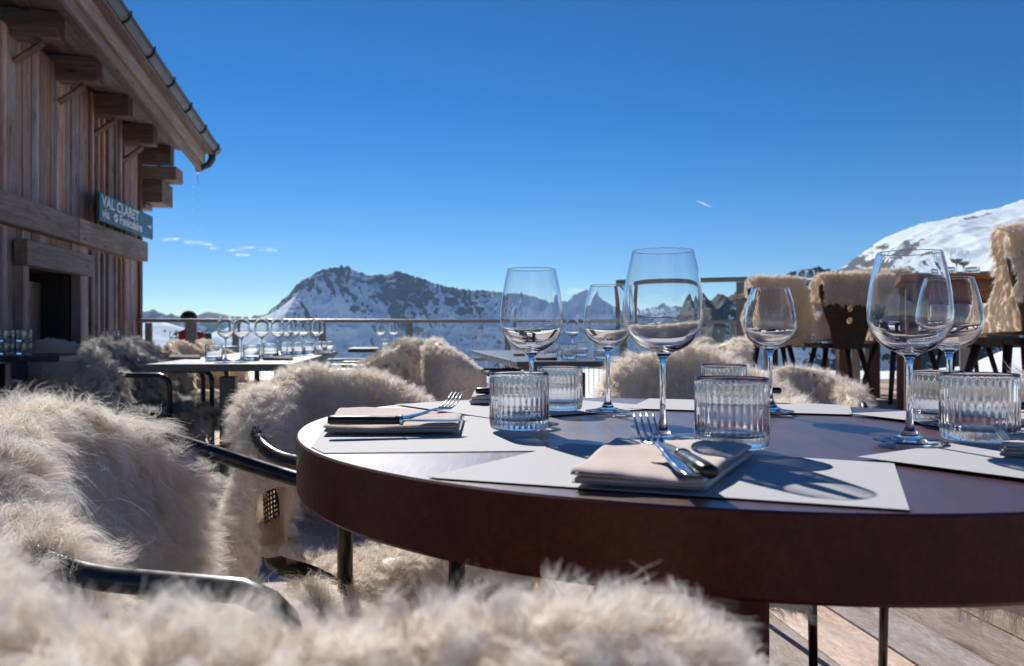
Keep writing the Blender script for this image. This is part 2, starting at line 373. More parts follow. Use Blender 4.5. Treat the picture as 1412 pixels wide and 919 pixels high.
ridge('snowy_spur', [(150,462),(190,448),(215,444),(235,447),(262,456),(285,462),(305,456),(325,452),(345,460),(370,474),(395,492),(410,505)], 1500, 700, 500, -200, mt_left, 26, 130, nx=260, ny=100, pw=.8, seed=9)
mt_crag = m_mountain('rocky_crag', .12, .035, 3, rock=((.02,.022,.022), (.07,.065,.055)), bdist=1.5, amt=.42)
ridge('rocky_crag', [(880,500),(905,478),(925,462),(940,440),(952,420),(960,408),(966,404),(974,409),(981,414),(988,409),(996,407),(1004,409),(1015,405),(1035,398),(1060,388),(1085,380),(1110,373),(1122,369),(1135,371),(1150,374),(1163,375),(1185,382),(1240,392),(1350,400)], 1000, 260, 300, -150, mt_crag, 42, 65, nx=420, ny=200, rib=.7, pw=.95, seed=13)
mt_right = m_mountain('ski_slope_snow', .64, .03, 4, rock=((.03,.035,.045), (.085,.085,.095)), bdist=.6, amt=.25)
ridge('ski_slope', [(1120,390),(1150,378),(1165,368),(1180,356),(1195,346),(1210,335),(1225,328),(1245,319),(1270,310),(1300,304),(1325,299),(1350,293),(1380,286),(1412,277),(1480,262),(1600,240),(1800,215)], 760, 560, 300, -25, mt_right, 16, 70, nx=420, ny=200, rib=.8, pw=.95, seed=21)

mt_sh = m_mountain('sunlit_snow_shoulder', .75, .03, 5, bdist=1, amt=.2)
ridge('snow_shoulder', [(335,446),(352,441),(370,435),(388,425),(398,416),(408,409),(415,414),(424,428),(434,448),(446,470)], 2500, 260, 200, -60, mt_sh, 14, 60, nx=160, ny=90, pw=.8, seed=3)
# one sheet of snow from the terrace out to the mountains
def terrain():
    ang = np.concatenate([np.linspace(-180, -50, 40), np.linspace(-50, 50, 220)[1:], np.linspace(50, 180, 40)[1:]])*PI/180
    rr = np.concatenate([[0.], np.geomspace(3, 14000, 210)])  # reaches the horizon
    Rr, A = np.meshgrid(rr, ang, indexing='ij')
    X = Rr*np.sin(A); Y = Rr*np.cos(A)
    z = -.75 - .012*np.clip(Rr-11, 0, 30)
    drop = np.clip((Rr-38)/300, 0, 1); z = z - 75*drop*drop*(3-2*drop) - np.clip((Rr-338)/2000, 0, 1)*330
    side = np.clip((A*180/PI-18)/14, 0, 1)*(np.abs(A) < PI*.6)   # ground stays up on the right
    z = np.where(True, z*(1-.9*side)+side*(-1.0), z)
    z += (fbm(X/6, Y/6, 4)-.5)*.5*np.clip((Rr-11)/8, 0, 1)
    z += (fbm(X/70+3, Y/70, 4)-.5)*10*np.clip((Rr-45)/120, 0, 1)
    return grid_obj('snow_ground', X, Y, z, M['snow'], 'structure')
terrain()

# ------------------------------------------------------------------ terrace
AZ = R(-8); U = Vector((math.sin(AZ), math.cos(AZ), 0)); E = Vector((math.cos(AZ), -math.sin(AZ), 0))   # along wall, across
RT = Matrix.Rotation(-AZ, 4, 'Z')   # local y along U
def deck(name, x0, x1, y0, y1, z, wdt=.205):
    b = MB(); x = x0; k = 0
    while x < x1-.01:
        y = y0-random.random()*3
        while y < y1:
            ln = random.uniform(2.6, 4.2); ya, yb = max(y, y0), min(y+ln, y1)
            if yb-ya > .05:
                dz = random.uniform(-.0025, .0025)
                b.box((x+wdt/2, (ya+yb)/2, z-.02+dz), (wdt-.007, yb-ya-.005, .04), rot=Matrix.Rotation(random.uniform(-.004,.004), 3, 'Y'))
            y += ln
        x += wdt
    o = b.build(name, M['deck'], bevel=.003); o.rotation_euler = (0,0,-AZ); o['kind'] = 'structure'; return o
deck('terrace_floor', -5.2, 7.4, -3.5, 10.45, 0)
deck('raised_terrace_floor', 2.55, 9.5, 4.2, 8.9, .33)
b = MB(); b.box((1.1, 3.5, -.35), (12.5, 13.8, .6)); o = b.build('terrace_base', M['barn_h']); o.rotation_euler = (0,0,-AZ); o['kind'] = 'structure'
b = MB(); b.box((6.02, 6.55, .15), (6.9, 4.66, .27)); o = b.build('raised_terrace_base', M['barn_h']); o.rotation_euler = (0,0,-AZ); o['kind'] = 'structure'

# ------------------------------------------------------------------ chalet
C0 = Vector((-4.985, 10.6, 0))
def WS(px):     # wall s (metres before the corner) at a pixel column
    k = (px-CX)/F; return (10.6*k+4.895)/(.139+.99*k)
def Wp(s, z, off=0.): return C0 - U*s + E*off + Vector((0,0,z))
def wz(px, py): s = WS(px); return CAMZ-(py-CY)*(10.6-.99*s)/F
ch = empty('wooden_chalet', C0, 0, 'weathered timber chalet with a deep eave at the left edge of the terrace', 'building')
CM = Matrix.Translation(C0) @ Matrix.Rotation(-AZ, 4, 'Z')      # local: x = out from wall, y = -s ; z
LROT = -AZ
def cbuild(b, name, mat, bevel=0, smooth=False, parent=None):
    o = b.build(name, mat, parent if parent is not None else ch, smooth=smooth, bevel=bevel)
    if parent is None: o.rotation_euler = (0,0,LROT)
    return o
SL = 9.2; ds0, ds1 = WS(108), WS(36); dtop = wz(70, 372); 
b = MB(); s = 0.
random.seed(5)
while s < SL:
    wd = random.uniform(.11, .19); top = 3.6; zs = [(0-.6, 1.86), (1.9, top)]
    dp = random.uniform(.018, .032)
    for (za, zb) in zs:
        inside = s+wd > ds0 and s < ds1
        if inside and za < 1: za = dtop
        b.box((-.02+dp/2, -(s+wd/2), (za+zb)/2), (dp+.04, wd-.008, zb-za))
    if random.random() < .55 and not (s+wd > ds0-.1 and s < ds1+.1):
        b.box((.035+dp/2, -(s+wd), 2.7), (.03, .045, 1.75))
        b.box((.035+dp/2, -(s+wd), .6), (.03, .045, 2.4))
    s += wd
wall = cbuild(b, 'wall', M['barn'], bevel=.003)
b = MB(); b.box((-2.55, -SL/2-.02, 1.5), (5.0, SL-.02, 4.2))
# cut the door recess out of the core by building it from pieces instead
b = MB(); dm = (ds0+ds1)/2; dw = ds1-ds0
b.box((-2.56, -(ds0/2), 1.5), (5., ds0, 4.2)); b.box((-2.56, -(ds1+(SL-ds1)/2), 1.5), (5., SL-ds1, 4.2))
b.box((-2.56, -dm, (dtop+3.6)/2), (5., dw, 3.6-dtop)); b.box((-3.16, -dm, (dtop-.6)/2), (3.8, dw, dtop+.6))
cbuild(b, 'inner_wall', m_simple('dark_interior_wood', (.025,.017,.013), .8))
# corner post, string beam, lintel, door frame
b = MB(); b.box((-.02, .0, 1.5), (.16, .11, 4.2)); cbuild(b, 'corner_post', m_wood('reddish_corner_wood', (.13,.06,.035), (.22,.11,.07), (.3,.18,.12), axis=2), bevel=.006)
b = MB(); b.box((.09, -SL/2, 1.955), (.13, SL-.08, .26)); b.box((.155, -2.2, 1.955), (.02, .3, .25)); cbuild(b, 'string_beam', M['barn_h'], bevel=.012)
lz = wz(70, 360)+.02
b = MB(); b.box((.10, -(dm-.03), lz), (.12, dw+.36, .23)); cbuild(b, 'lintel', M['barn_h'], bevel=.012)
fr = MB(); 
for sg in (ds0-.055, ds1+.055): fr = MB(); fr.box((.06, -sg, (lz-.115)/2), (.10, .11, lz-.117)); cbuild(fr, 'door_post', M['barn'], bevel=.006)
dd = MB()
for k in range(4): dd.box((-.30, -(ds0+.02+(k+.5)*dw*.13), (lz-.2)/2), (.04, dw*.13-.006, lz-.2))
door = cbuild(dd, 'door', M['barn'], bevel=.004)
hb = MB(); hb.tube([(-.27, -(ds0+dw*.46), .80), (-.22, -(ds0+dw*.46), .80), (-.22, -(ds0+dw*.46)-.1, .80)], .010); cbuild(hb, 'handle', M['greymetal'], smooth=True, parent=door)
# rafters
def rz(s): return 3.16+.105*s
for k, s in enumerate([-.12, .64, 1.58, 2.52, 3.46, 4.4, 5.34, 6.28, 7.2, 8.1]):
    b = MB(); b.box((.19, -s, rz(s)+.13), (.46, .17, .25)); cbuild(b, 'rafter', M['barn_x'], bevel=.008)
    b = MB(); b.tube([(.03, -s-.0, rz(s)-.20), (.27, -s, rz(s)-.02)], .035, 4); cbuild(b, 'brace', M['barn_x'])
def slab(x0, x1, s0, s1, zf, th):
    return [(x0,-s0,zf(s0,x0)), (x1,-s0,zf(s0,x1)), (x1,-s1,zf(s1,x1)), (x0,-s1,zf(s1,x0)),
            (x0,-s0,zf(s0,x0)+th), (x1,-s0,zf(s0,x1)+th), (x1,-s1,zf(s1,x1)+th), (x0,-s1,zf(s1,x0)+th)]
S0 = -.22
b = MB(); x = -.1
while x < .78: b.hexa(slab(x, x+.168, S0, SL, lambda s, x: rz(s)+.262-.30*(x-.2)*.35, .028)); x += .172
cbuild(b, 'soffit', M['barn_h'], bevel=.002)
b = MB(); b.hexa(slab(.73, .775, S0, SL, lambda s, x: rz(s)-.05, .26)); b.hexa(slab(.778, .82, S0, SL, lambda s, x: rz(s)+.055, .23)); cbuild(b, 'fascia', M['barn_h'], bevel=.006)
b = MB(); b.hexa(slab(-5.4, .86, S0, SL, lambda s, x: rz(s)+.30+(.86-x)*.34, .12)); cbuild(b, 'roof', m_simple('dark_roof_boards', (.07,.06,.055), .8))
# gutter: half round, with straps
gz = lambda s: rz(s)+.30; b = MB(); vs = []; nn = 12; st = 40
for i in range(st+1):
    s = S0-.12+(SL-S0)*i/st
    for j in range(nn+1):
        a = PI+PI*j/nn; vs.append((.915+.085*math.cos(a), -s, gz(s)+.085*math.sin(a)))
    for j in range(nn, -1, -1):
        a = PI+PI*j/nn; vs.append((.915+.080*math.cos(a), -s, gz(s)+.080*math.sin(a)))
m2 = 2*(nn+1); fs = [(i*m2+j, i*m2+(j+1)%m2, (i+1)*m2+(j+1)%m2, (i+1)*m2+j) for i in range(st) for j in range(m2)]
fs += [tuple(range(m2)), tuple(st*m2+j for j in range(m2))]
b.add(vs, fs); b.tube([(1.003, -(S0-.12), gz(S0-.12)), (1.003, -SL, gz(SL))], .010, 8)
gut = cbuild(b, 'gutter', M['zinc'], smooth=False)
for k in range(12):
    s = -.18+k*.72; b = MB(); b.tube([(.915+.094*math.cos(PI+PI*j/10), -s, gz(s)+.094*math.sin(PI+PI*j/10)) for j in range(11)]+[(1.01,-s,gz(s)+.03)], .010, 6)
    cbuild(b, 'gutter_strap', M['zinc'], smooth=True, parent=gut)
s = -.26; b = MB(); b.tube([(.9,-s,gz(s)-.06), (.9,-s,gz(s)-.16), (.86,-s-.02,gz(s)-.24), (.76,-s-.04,gz(s)-.30), (.70,-s-.05,gz(s)-.33)], [.05,.05,.045,.04,.035], 12); cbuild(b, 'downspout', M['zinc'], smooth=True, parent=gut)
# projecting purlin blocks beyond the corner
b = MB(); b.box((.10, .30, 2.78), (.42, .50, .30)); b.box((.22, .24, 3.03), (.52, .36, .19)); b.box((-.02, .22, 2.585), (.22, .32, .07)); cbuild(b, 'purlin_end', M['barn_x'], bevel=.012)
# icicle at the spout
b = MB(); q = CM @ Vector((.70, .31, gz(-.26)-.33)); b.tube([(0,0,.02),(0,0,-.05),(.002,0,-.13),(.0,0,-.19)], [.016,.012,.006,.001], 8)
o = b.build('icicle', M['tumbler'], smooth=True, loc=q); tag(o, 'small clear icicle hanging from the end of the gutter spout', 'icicle')
for k, py in enumerate((259, 268, 277, 290, 312, 346, 356)):
    b = MB(); b.lathe([(0,.014),(.004,.006),(.008,-.003),(.006,-.010),(0,-.013)], 8)
    o = b.build('water_drop', M['tumbler'], smooth=True, loc=P(266+math.sin(k*2.1)*1.2, py, q.y)); tag(o, 'drop of meltwater falling below the gutter spout', 'water drop', 'meltwater drops falling from the spout')

# sign
sg0, sg1 = WS(120), .04
b = MB(); sl = sg0-sg1; b.box((0,0,0), (.03, sl, .31)); sign = empty('direction_sign', C0, -AZ, 'blue-green sign board with white lettering fixed across the corner of the chalet', 'sign')
o = b.build('board', M['signblue'], sign, bevel=.004); o.location = (.20, -(sg0+sg1)/2, 2.27)
for yy in (-sg0+.25, -.45): b = MB(); b.box((.165, yy, 2.25), (.05, .05, .2)); b.build('bracket', M['zinc'], sign)
def text(body, size, y, z, parent, mat, sx=1., bold=0.):
    cu = bpy.data.curves.new('lettering', 'FONT'); cu.body = body; cu.size = size; cu.extrude = .0015; cu.offset = bold; cu.resolution_u = 3; cu.space_character = 1.02
    t = bpy.data.objects.new('tmp', cu); COL.objects.link(t); dg = bpy.context.evaluated_depsgraph_get()
    me = bpy.data.meshes.new_from_object(t.evaluated_get(dg)); bpy.data.objects.remove(t); me.materials.clear(); me.materials.append(mat)
    o = bpy.data.objects.new('lettering', me); COL.objects.link(o); o.parent = parent
    o.rotation_euler = (R(90), 0, R(90)); o.location = (.218, y, z); o.scale = (sx, 1, 1); return o
ys = -sg0
text('VAL CLARET', .165, ys+.06, 2.285, sign, M['signwhite'], 1.32, .0035)
text('via', .15, ys+.06, 2.16, sign, M['signwhite'], 1.35, .003)
text('Funiculaire', .15, ys+.62, 2.16, sign, M['signwhite'], 1.22, .004)
b = MB(); cyy = ys+.50; rr_ = .052
def disc_pts(r, a0, a1, n=16): return [(.218, cyy+1.3*r*math.cos(a0+(a1-a0)*i/n), 2.205+r*math.sin(a0+(a1-a0)*i/n)) for i in range(n+1)]
for a0, a1 in ((R(35), R(200)), (R(215), R(380))):
    p = disc_pts(rr_, a0, a1); b.add(p, [tuple(range(len(p)))])
b.build('logo_disc', M['signwhite'], sign)
b = MB(); yq = -.26
b.add([(.218,yq,2.262),(.218,yq+.09,2.262),(.218,yq+.09,2.278),(.218,yq,2.278)], [(0,1,2,3)])
b.add([(.218,yq+.08,2.235),(.218,yq+.15,2.27),(.218,yq+.08,2.305)], [(0,1,2)]); b.build('arrow', M['signwhite'], sign)

# snow heap in the doorway
g = np.linspace(-1, 1, 40); GX, GY = np.meshgrid(g, g, indexing='ij')
pc = CM @ Vector((.55, -(dm), 0))
Zs = .92*np.clip(1-(GX**2+GY**2)**.75, 0, 1)*(.75+.5*fbm(GX*2+5, GY*2, 4)) - .02
o = grid_obj('snow_heap', GX*.62+pc.x, GY*1.3+pc.y, Zs, M['snow']); tag(o, 'heap of shaded snow shovelled up in front of the chalet doorway', 'snow heap')

# ------------------------------------------------------------------ railings
def rail(name, A, B, z0, ztop, zmid, posts, label, bal=True, pane=True, bw=.028):
    d = (B-A); Ln = d.length; ang = math.atan2(d.y, d.x); root = empty(name, A, ang, label, 'railing')
    b = MB(); b.box((Ln/2, 0, ztop-.03-z0+z0), (Ln, .09, .05)); b.build('top_rail', M['greymetal'], root, bevel=.008)
    if zmid: b = MB(); b.box((Ln/2, 0, zmid), (Ln, .045, .04)); b.build('lower_rail', M['greymetal'], root, bevel=.005)
    for x, wd in posts:
        b = MB(); b.box((x, 0, (z0+ztop-.06)/2), (wd, .05, ztop-.06-z0)); b.build('post', M['greymetal'], root, bevel=.006)
    if bal:
        b = MB(); x = .05
        while x < Ln: b.box((x, 0, (z0+zmid)/2), (.009, .009, zmid-z0-.05)); x += .072
        b.build('balusters', M['greymetal'], root)
    if pane:
        xs = [p[0] for p in posts]; b = MB()
        for x0, x1 in zip(xs[:-1], xs[1:]):
            b = MB(); b.box(((x0+x1)/2, .03, (zmid+ztop)/2-.03), (x1-x0-.09, .008, ztop-zmid-.16)); b.build('glass_pane', M['pane'], root)
            for q in (x0+.2, x1-.2):
                for zz in (ztop-.17, zmid+.08):
                    b = MB(); b.lathe([(0,-.008),(.016,-.008),(.018,.0),(.016,.008),(0,.008)], 10); o = b.build('glass_clamp', M['steel'], root, smooth=True); o.location = (q, .02, zz); o.rotation_euler = (R(90),0,0)
    return root
def onrail(A, dirv, px):
    k = (px-CX)/F; t = (k*A.y-A.x)/(dirv.x-k*dirv.y); return t
RA = Vector((P(191,460,10.55).x, 10.55, 0)); RE = E
pl = [(onrail(RA, RE, p), .085) for p in (205, 325, 445, 565, 700, 860, 1010)]; pl.insert(1, (onrail(RA, RE, 264), .14))
pl.sort(); rail('terrace_railing', RA, RA+RE*(pl[-1][0]+.05), 0, 1.075, .51, pl, 'grey metal railing with glass panes along the far edge of the terrace')
QA = P(850, 388, 9.1); QB = P(1420, 374, 7.7); QA.z = QB.z = 0; qd = (QB-QA).normalized()
rail('raised_railing', QA, QB, 0., 1.49, None, [(onrail(QA, qd, p), .085) for p in (860, 1021, 1180, 1330)], 'higher grey metal handrail behind the wooden chairs on the right', bal=False, pane=False)

# ------------------------------------------------------------------ round table
pt = [(413,599),(417,591),(441,577),(481,569),(542,559),(586,555),(640,552.5),(900,551),(1079,557),(1157,561),(1246,567),(480,640),(600,662),(780,687),(1050,705),(1250,708.5),(1412,709),(415,612),(425,627)]
TC = Vector((.285, 1.17, 0)); A_ = []; B_ = []; Wt = []
for q in pt:
    v = TP(*q); a = math.atan2(v.y-TC.y, v.x-TC.x); A_.append([1, math.cos(a), math.sin(a), math.cos(2*a), math.sin(2*a), math.cos(3*a), math.sin(3*a), math.cos(4*a), math.sin(4*a)]); B_.append((v.xy-TC.xy).length); Wt.append(1)
for a in np.linspace(R(-50), R(28), 9): A_.append([1, math.cos(a), math.sin(a), math.cos(2*a), math.sin(2*a), math.cos(3*a), math.sin(3*a), math.cos(4*a), math.sin(4*a)]); B_.append(.555); Wt.append(.5)
reg = [[0]*9 for _ in range(9)]
for i in range(1, 9): reg[i][i] = .10*((i+1)//2)
Am = np.array([[x*w_ for x in r_] for r_, w_ in zip(A_, Wt)]+reg); Bm = np.array([x*w_ for x, w_ in zip(B_, Wt)]+[0]*9)
TCo = np.linalg.lstsq(Am, Bm, rcond=None)[0]
def trad(a): return float(np.dot(TCo, [1, math.cos(a), math.sin(a), math.cos(2*a), math.sin(2*a), math.cos(3*a), math.sin(3*a), math.cos(4*a), math.sin(4*a)]))
print('TABLE', TCo)
tb = empty('round_table', TC, 0, 'large round dark wooden table laid with wine glasses and white paper mats in the foreground', 'table')
b = MB(); n = 160; TH = .075; prof = [(0, TZ), (.5, TZ), (1, TZ, -.0022), (1, TZ-.0022, 0), (1, TZ-.01, 0), (1, TZ-TH+.004, 0), (1, TZ-TH, -.004), (.5, TZ-TH), (0, TZ-TH)]
vs = []; rows = []
for pr in prof:
    if pr[0] == 0: rows.append([len(vs)]*n); vs.append((0,0,pr[1])); continue
    row = []
    for j in range(n):
        a = 2*PI*j/n; r = trad(a)*pr[0]+(pr[2] if len(pr) > 2 else 0); row.append(len(vs)); vs.append((r*math.cos(a), r*math.sin(a), pr[1]))
    rows.append(row)
fs = []
for A1, B1 in zip(rows[:-1], rows[1:]):
    for j in range(n):
        q = []; [q.append(x) for x in (A1[j], A1[(j+1)%n], B1[(j+1)%n], B1[j]) if x not in q]
        if len(q) > 2: fs.append(tuple(q))
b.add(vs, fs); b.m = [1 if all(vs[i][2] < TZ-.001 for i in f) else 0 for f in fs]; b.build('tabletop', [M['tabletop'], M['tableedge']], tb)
b = MB(); b.box((.03, -.03, (TZ-TH)/2), (.085, .085, TZ-TH-.002)); b.build('leg', M['tableedge'], tb, bevel=.01)
b = MB(); b.box((.03,-.03,.02), (.5,.5,.035)); b.build('base_plate', M['blackmetal'], tb, bevel=.008)

def inside_clip(poly, marg=.006):
    out = poly[:]; n = 96
    for j in range(n):
        a0, a1 = 2*PI*j/n, 2*PI*(j+1)/n
        p0 = Vector((TC.x+(trad(a0)-marg)*math.cos(a0), TC.y+(trad(a0)-marg)*math.sin(a0))); p1 = Vector((TC.x+(trad(a1)-marg)*math.cos(a1), TC.y+(trad(a1)-marg)*math.sin(a1)))
        nrm = Vector((-(p1-p0).y, (p1-p0).x)); new = []
        for i in range(len(out)):
            A1, B1 = out[i-1], out[i]; sa, sb = (A1-p0).dot(nrm), (B1-p0).dot(nrm)
            if sa >= 0: new.append(A1) if not new or (new[-1]-A1).length > 1e-7 else None
            if (sa >= 0) != (sb >= 0): new.append(A1+(B1-A1)*sa/(sa-sb))
        out = new
        if not out: break
    return out
mats = [('left', [(-.241,.935),(.055,.955),(-.02,1.345),(-.31,1.40)], 'white paper mat at the left end of the round table under a napkin and tumbler'),
        ('front', [(-.085,.775),(.315,.632),(.411,.858),(.073,1.014)], 'white paper mat at the near edge of the round table under the fork napkin'),
        ('backleft', [(-.229,1.562),(-.02,1.29),(.30,1.50),(.075,1.72)], 'white paper mat at the far left of the round table'),
        ('backright', [(.215,1.47),(.579,1.358),(.66,1.56),(.29,1.69)], 'white paper mat at the far side of the round table behind the tall glasses'),
        ('right', [(.385,.89),(.62,.58),(.88,.78),(.60,1.03)], 'white paper mat at the right front of the round table'),
        ('farright', [(.575,1.365),(.71,1.06),(.98,1.16),(.86,1.46)], 'white paper mat at the far right of the round table')]
for i, (_, q, lab) in enumerate(mats):
    po = inside_clip([Vector(p) for p in q]); z = TZ+.0008+.0007*i; th = .0005
    c = sum(po, Vector((0,0)))/len(po); b = MB(); k = len(po)
    ring = lambda f, zz: [(c.x+(p.x-c.x)*f, c.y+(p.y-c.y)*f, zz) for p in po]
    b.add(ring(1, z)+ring(1, z+th), [tuple(range(k-1,-1,-1)), tuple(range(k, 2*k))]+[(j, (j+1)%k, k+(j+1)%k, k+j) for j in range(k)])
    o = b.build('paper_placemat', M['paper']); tag(o, lab, 'placemat', 'white paper placemats on the round table')
MATZ = TZ+.0062

# ------------------------------------------------------------------ glassware
def glass_mesh(name, H, rmax, rrim, bh, foot, n=72):
    # outer profile from foot centre, outward, up the stem, round the bowl, then inner wall
    zb = H-bh; th = .0009
    pf = [(0, 0), (foot*.6, .0), (foot-.0006, .0003), (foot, .0012), (foot-.001, .0022), (foot*.55, .0045), (foot*.28, .008), (.0062, .016), (.0042, .03), (.0036, .05), (.0036, zb*.6), (.0040, zb-.016), (.0058, zb-.006)]
    m = 26; out = []
    for i in range(m+1):
        t = i/m     # 0 bottom of the bowl .. 1 rim
        if t < .42: u = t/.42; r = rmax*math.sin(u*PI/2)**.62; z = zb + bh*.42*(1-math.cos(u*PI/2))**.82*.98
        else: u = (t-.42)/.58; r = rmax + (rrim-rmax)*(u**1.55); z = zb+bh*.42*.98+(H-zb-bh*.42*.98)*u
        out.append((r, z))
    out = [o for o in out if o[0] > .0075]
    out.insert(len(out)-1, (rrim+(out[-2][0]-rrim)*.12, H-(H-out[-2][1])*.12))
    inn = [(max(r-th*(1+.8*max(0, 1-(z-zb)/(bh*.3))), 0), z+(.004*max(0, 1-(z-zb)/(bh*.30)))) for r, z in out]
    prof = pf + out + [(rrim-th*.12, H+.00035), (rrim-th*.5, H+.0006), (rrim-th*.88, H+.00035)] + inn[::-1] + [(0, inn[0][1]-.0012)]
    b = MB(); b.lathe(prof, n); me = b.build(name, M['glass'], smooth=True); me.data.name = name; return me
def tumbler_mesh(name, H=.081, r=.0425, n=32, seg=192):
    prof = [(0,.0015),(r*.72,.0015),(r*.80,0),(r*.93,.0008),(r*.97,.004),(r*.985,.009),(r,.014),(r,.02),(r,.04),(r,.062),(r,.072),(r,.075),(r*.995,.0785),(r*.985,.0808),(r*.965,.081),(r*.945,.0795),(r*.94,.074),(r*.93,.05),(r*.915,.022),(r*.88,.0165),(r*.78,.0135),(r*.5,.0125),(0,.012)]
    prof = [(a, z*H/.081) for a, z in prof]
    def rib(i, a, z):
        if 3 <= i <= 10: k = {3:.3, 4:.6, 10:.6}.get(i, 1); return 1-.030*k*(abs(math.cos(a*n/2)))**1.0+.0
        return 1
    b = MB(); b.lathe(prof, seg, rib=rib); return b.build(name, M['tumbler'], smooth=True)
g_big = glass_mesh('wine_glass', .240, .0505, .0385, .128, .044); g_sm = glass_mesh('wine_glass', .218, .0425, .0300, .106, .039)
t_hi = tumbler_mesh('tumbler'); t_lo = tumbler_mesh('tumbler', n=24, seg=48); g_lo = glass_mesh('wine_glass', .225, .042, .031, .108, .037, 28)
used = set()
def put(src, loc, rz, label, cat, group, sc=(1,1,1), caust=False):
    if src.name in used: o = src.copy(); COL.objects.link(o)
    else: o = src; used.add(src.name)
    o.location = loc; o.rotation_euler = (0,0,rz); o.scale = sc; tag(o, label, cat, group)
    if caust: o.cycles.is_caustics_caster = True
    return o
GW = 'wine glasses on the round table'; GT = 'ribbed tumblers on the round table'
def at(px, d, z): return Vector(((px-CX)/F*d, d, z))
NEAR = []
for src, px, d, s, ss, lab in [(g_big, 733, 1.185, .96, .93, 'large wine glass at the left of the round table behind the leftmost tumbler'),
      (g_sm, 838, 1.38, 1., 1.0, 'smaller wine glass standing between the two large ones with its foot on bare wood'),
      (g_big, 914, 1.005, .995, 1.0, 'tallest wine glass in the centre, right behind the fork and folded napkin'),
      (g_sm, 1062, 1.38, .98, 1.03, 'small wine glass standing behind the tumbler to the right of the napkin'),
      (g_big, 1254, 1.0, .985, .98, 'large wine glass at the right whose foot touches the right mat'),
      (g_sm, 1309, 1.19, 1.0, 1.07, 'smaller wine glass at the right partly behind a larger one')]:
    NEAR.append(put(src, at(px, d, MATZ), random.random(), lab, 'wine glass', GW, (ss, ss, s), True))
for px, d, s, lab in [(716, 1.135, 1.0, 'ribbed tumbler standing on the left mat, leftmost on the round table'), (772, 1.42, .95, 'ribbed tumbler behind the leftmost tumbler and just right of it'),
      (1009, .955, 1.03, 'ribbed tumbler between the fork napkin and a small wine glass'), (998, 1.47, .97, 'ribbed tumbler showing only its rim behind the nearer middle tumbler'),
      (1350, 1.01, 1.06, 'ribbed tumbler nearest the right edge of the photo'), (1290, 1.23, .97, 'ribbed tumbler behind the right large wine glass stem')]:
    NEAR.append(put(t_hi, at(px, d, MATZ), random.random()*.3, lab, 'tumbler', GT, (s, s, s*.99), True))

# ------------------------------------------------------------------ napkins and cutlery
def napkin(name, q, z0, th, layers, mat, label, group, seed=0, parent=None):
    # q: near-left, near-right, far-right, far-left (x, y)
    q = [Vector(p) for p in q]; b = MB(); nx, ny = 26, 20; lt = th/layers
    for l in range(layers):
        sh = .0025*math.sin(l*2.1+seed); zc = z0+lt*(l+.5); rows = []; vs = []; ring = []
        def pt_(u, v, top):
            uu = .5+(u-.5)*(1-.02*((l*7+seed)%3)/2); vv = v
            p = (q[0]*(1-uu)+q[1]*uu)*(1-vv) + (q[3]*(1-uu)+q[2]*uu)*vv
            e = min(u, 1-u, v, 1-v)*2; ed = math.sqrt(max(0, 1-(1-min(1, e*11))**2))
            wv = (.0016*math.sin(5*u+3*v+seed)+.0009*math.sin(9*v-4*u+seed*2)+.0004*math.sin(21*u+13*v+seed))*(1.6 if top and l == layers-1 else .8)
            sag = -.35*lt*(u*(1-u))*0
            zz = zc + (lt*.49*ed if top else -lt*.49*ed) + wv*(l+.6)/layers*.9 + sag
            return (p.x+sh, p.y+sh*.5+.0012*math.sin(12*u+l), zz)
        cs_ = lambda t: .5-.5*math.cos(PI*t) if True else t
        T_ = [[pt_(cs_(i/nx), cs_(j/ny), True) for i in range(nx+1)] for j in range(ny+1)]; B2 = [[pt_(cs_(i/nx), cs_(j/ny), False) for i in range(nx+1)] for j in range(ny+1)]
        vs = [p for r_ in T_ for p in r_]+[p for r_ in B2 for p in r_]; o = (nx+1)*(ny+1); f = []
        for j in range(ny):
            for i in range(nx):
                a = j*(nx+1)+i; f += [(a, a+1, a+nx+2, a+nx+1), (o+a+nx+1, o+a+nx+2, o+a+1, o+a)]
        b.add(vs, f)
    o = b.build(name, mat, smooth=True); m = o.modifiers.new('weld', 'WELD'); m.merge_threshold = .00005
    tag(o, label, 'napkin', group); return o
def orient(o, A, B, roll=0):
    x = (B-A).normalized(); up = Vector((0,0,1)); y = up.cross(x).normalized(); z = x.cross(y)
    m = Matrix((x, y, z)).transposed().to_4x4() @ Matrix.Rotation(roll, 4, 'X'); o.matrix_world = Matrix.Translation(A) @ m
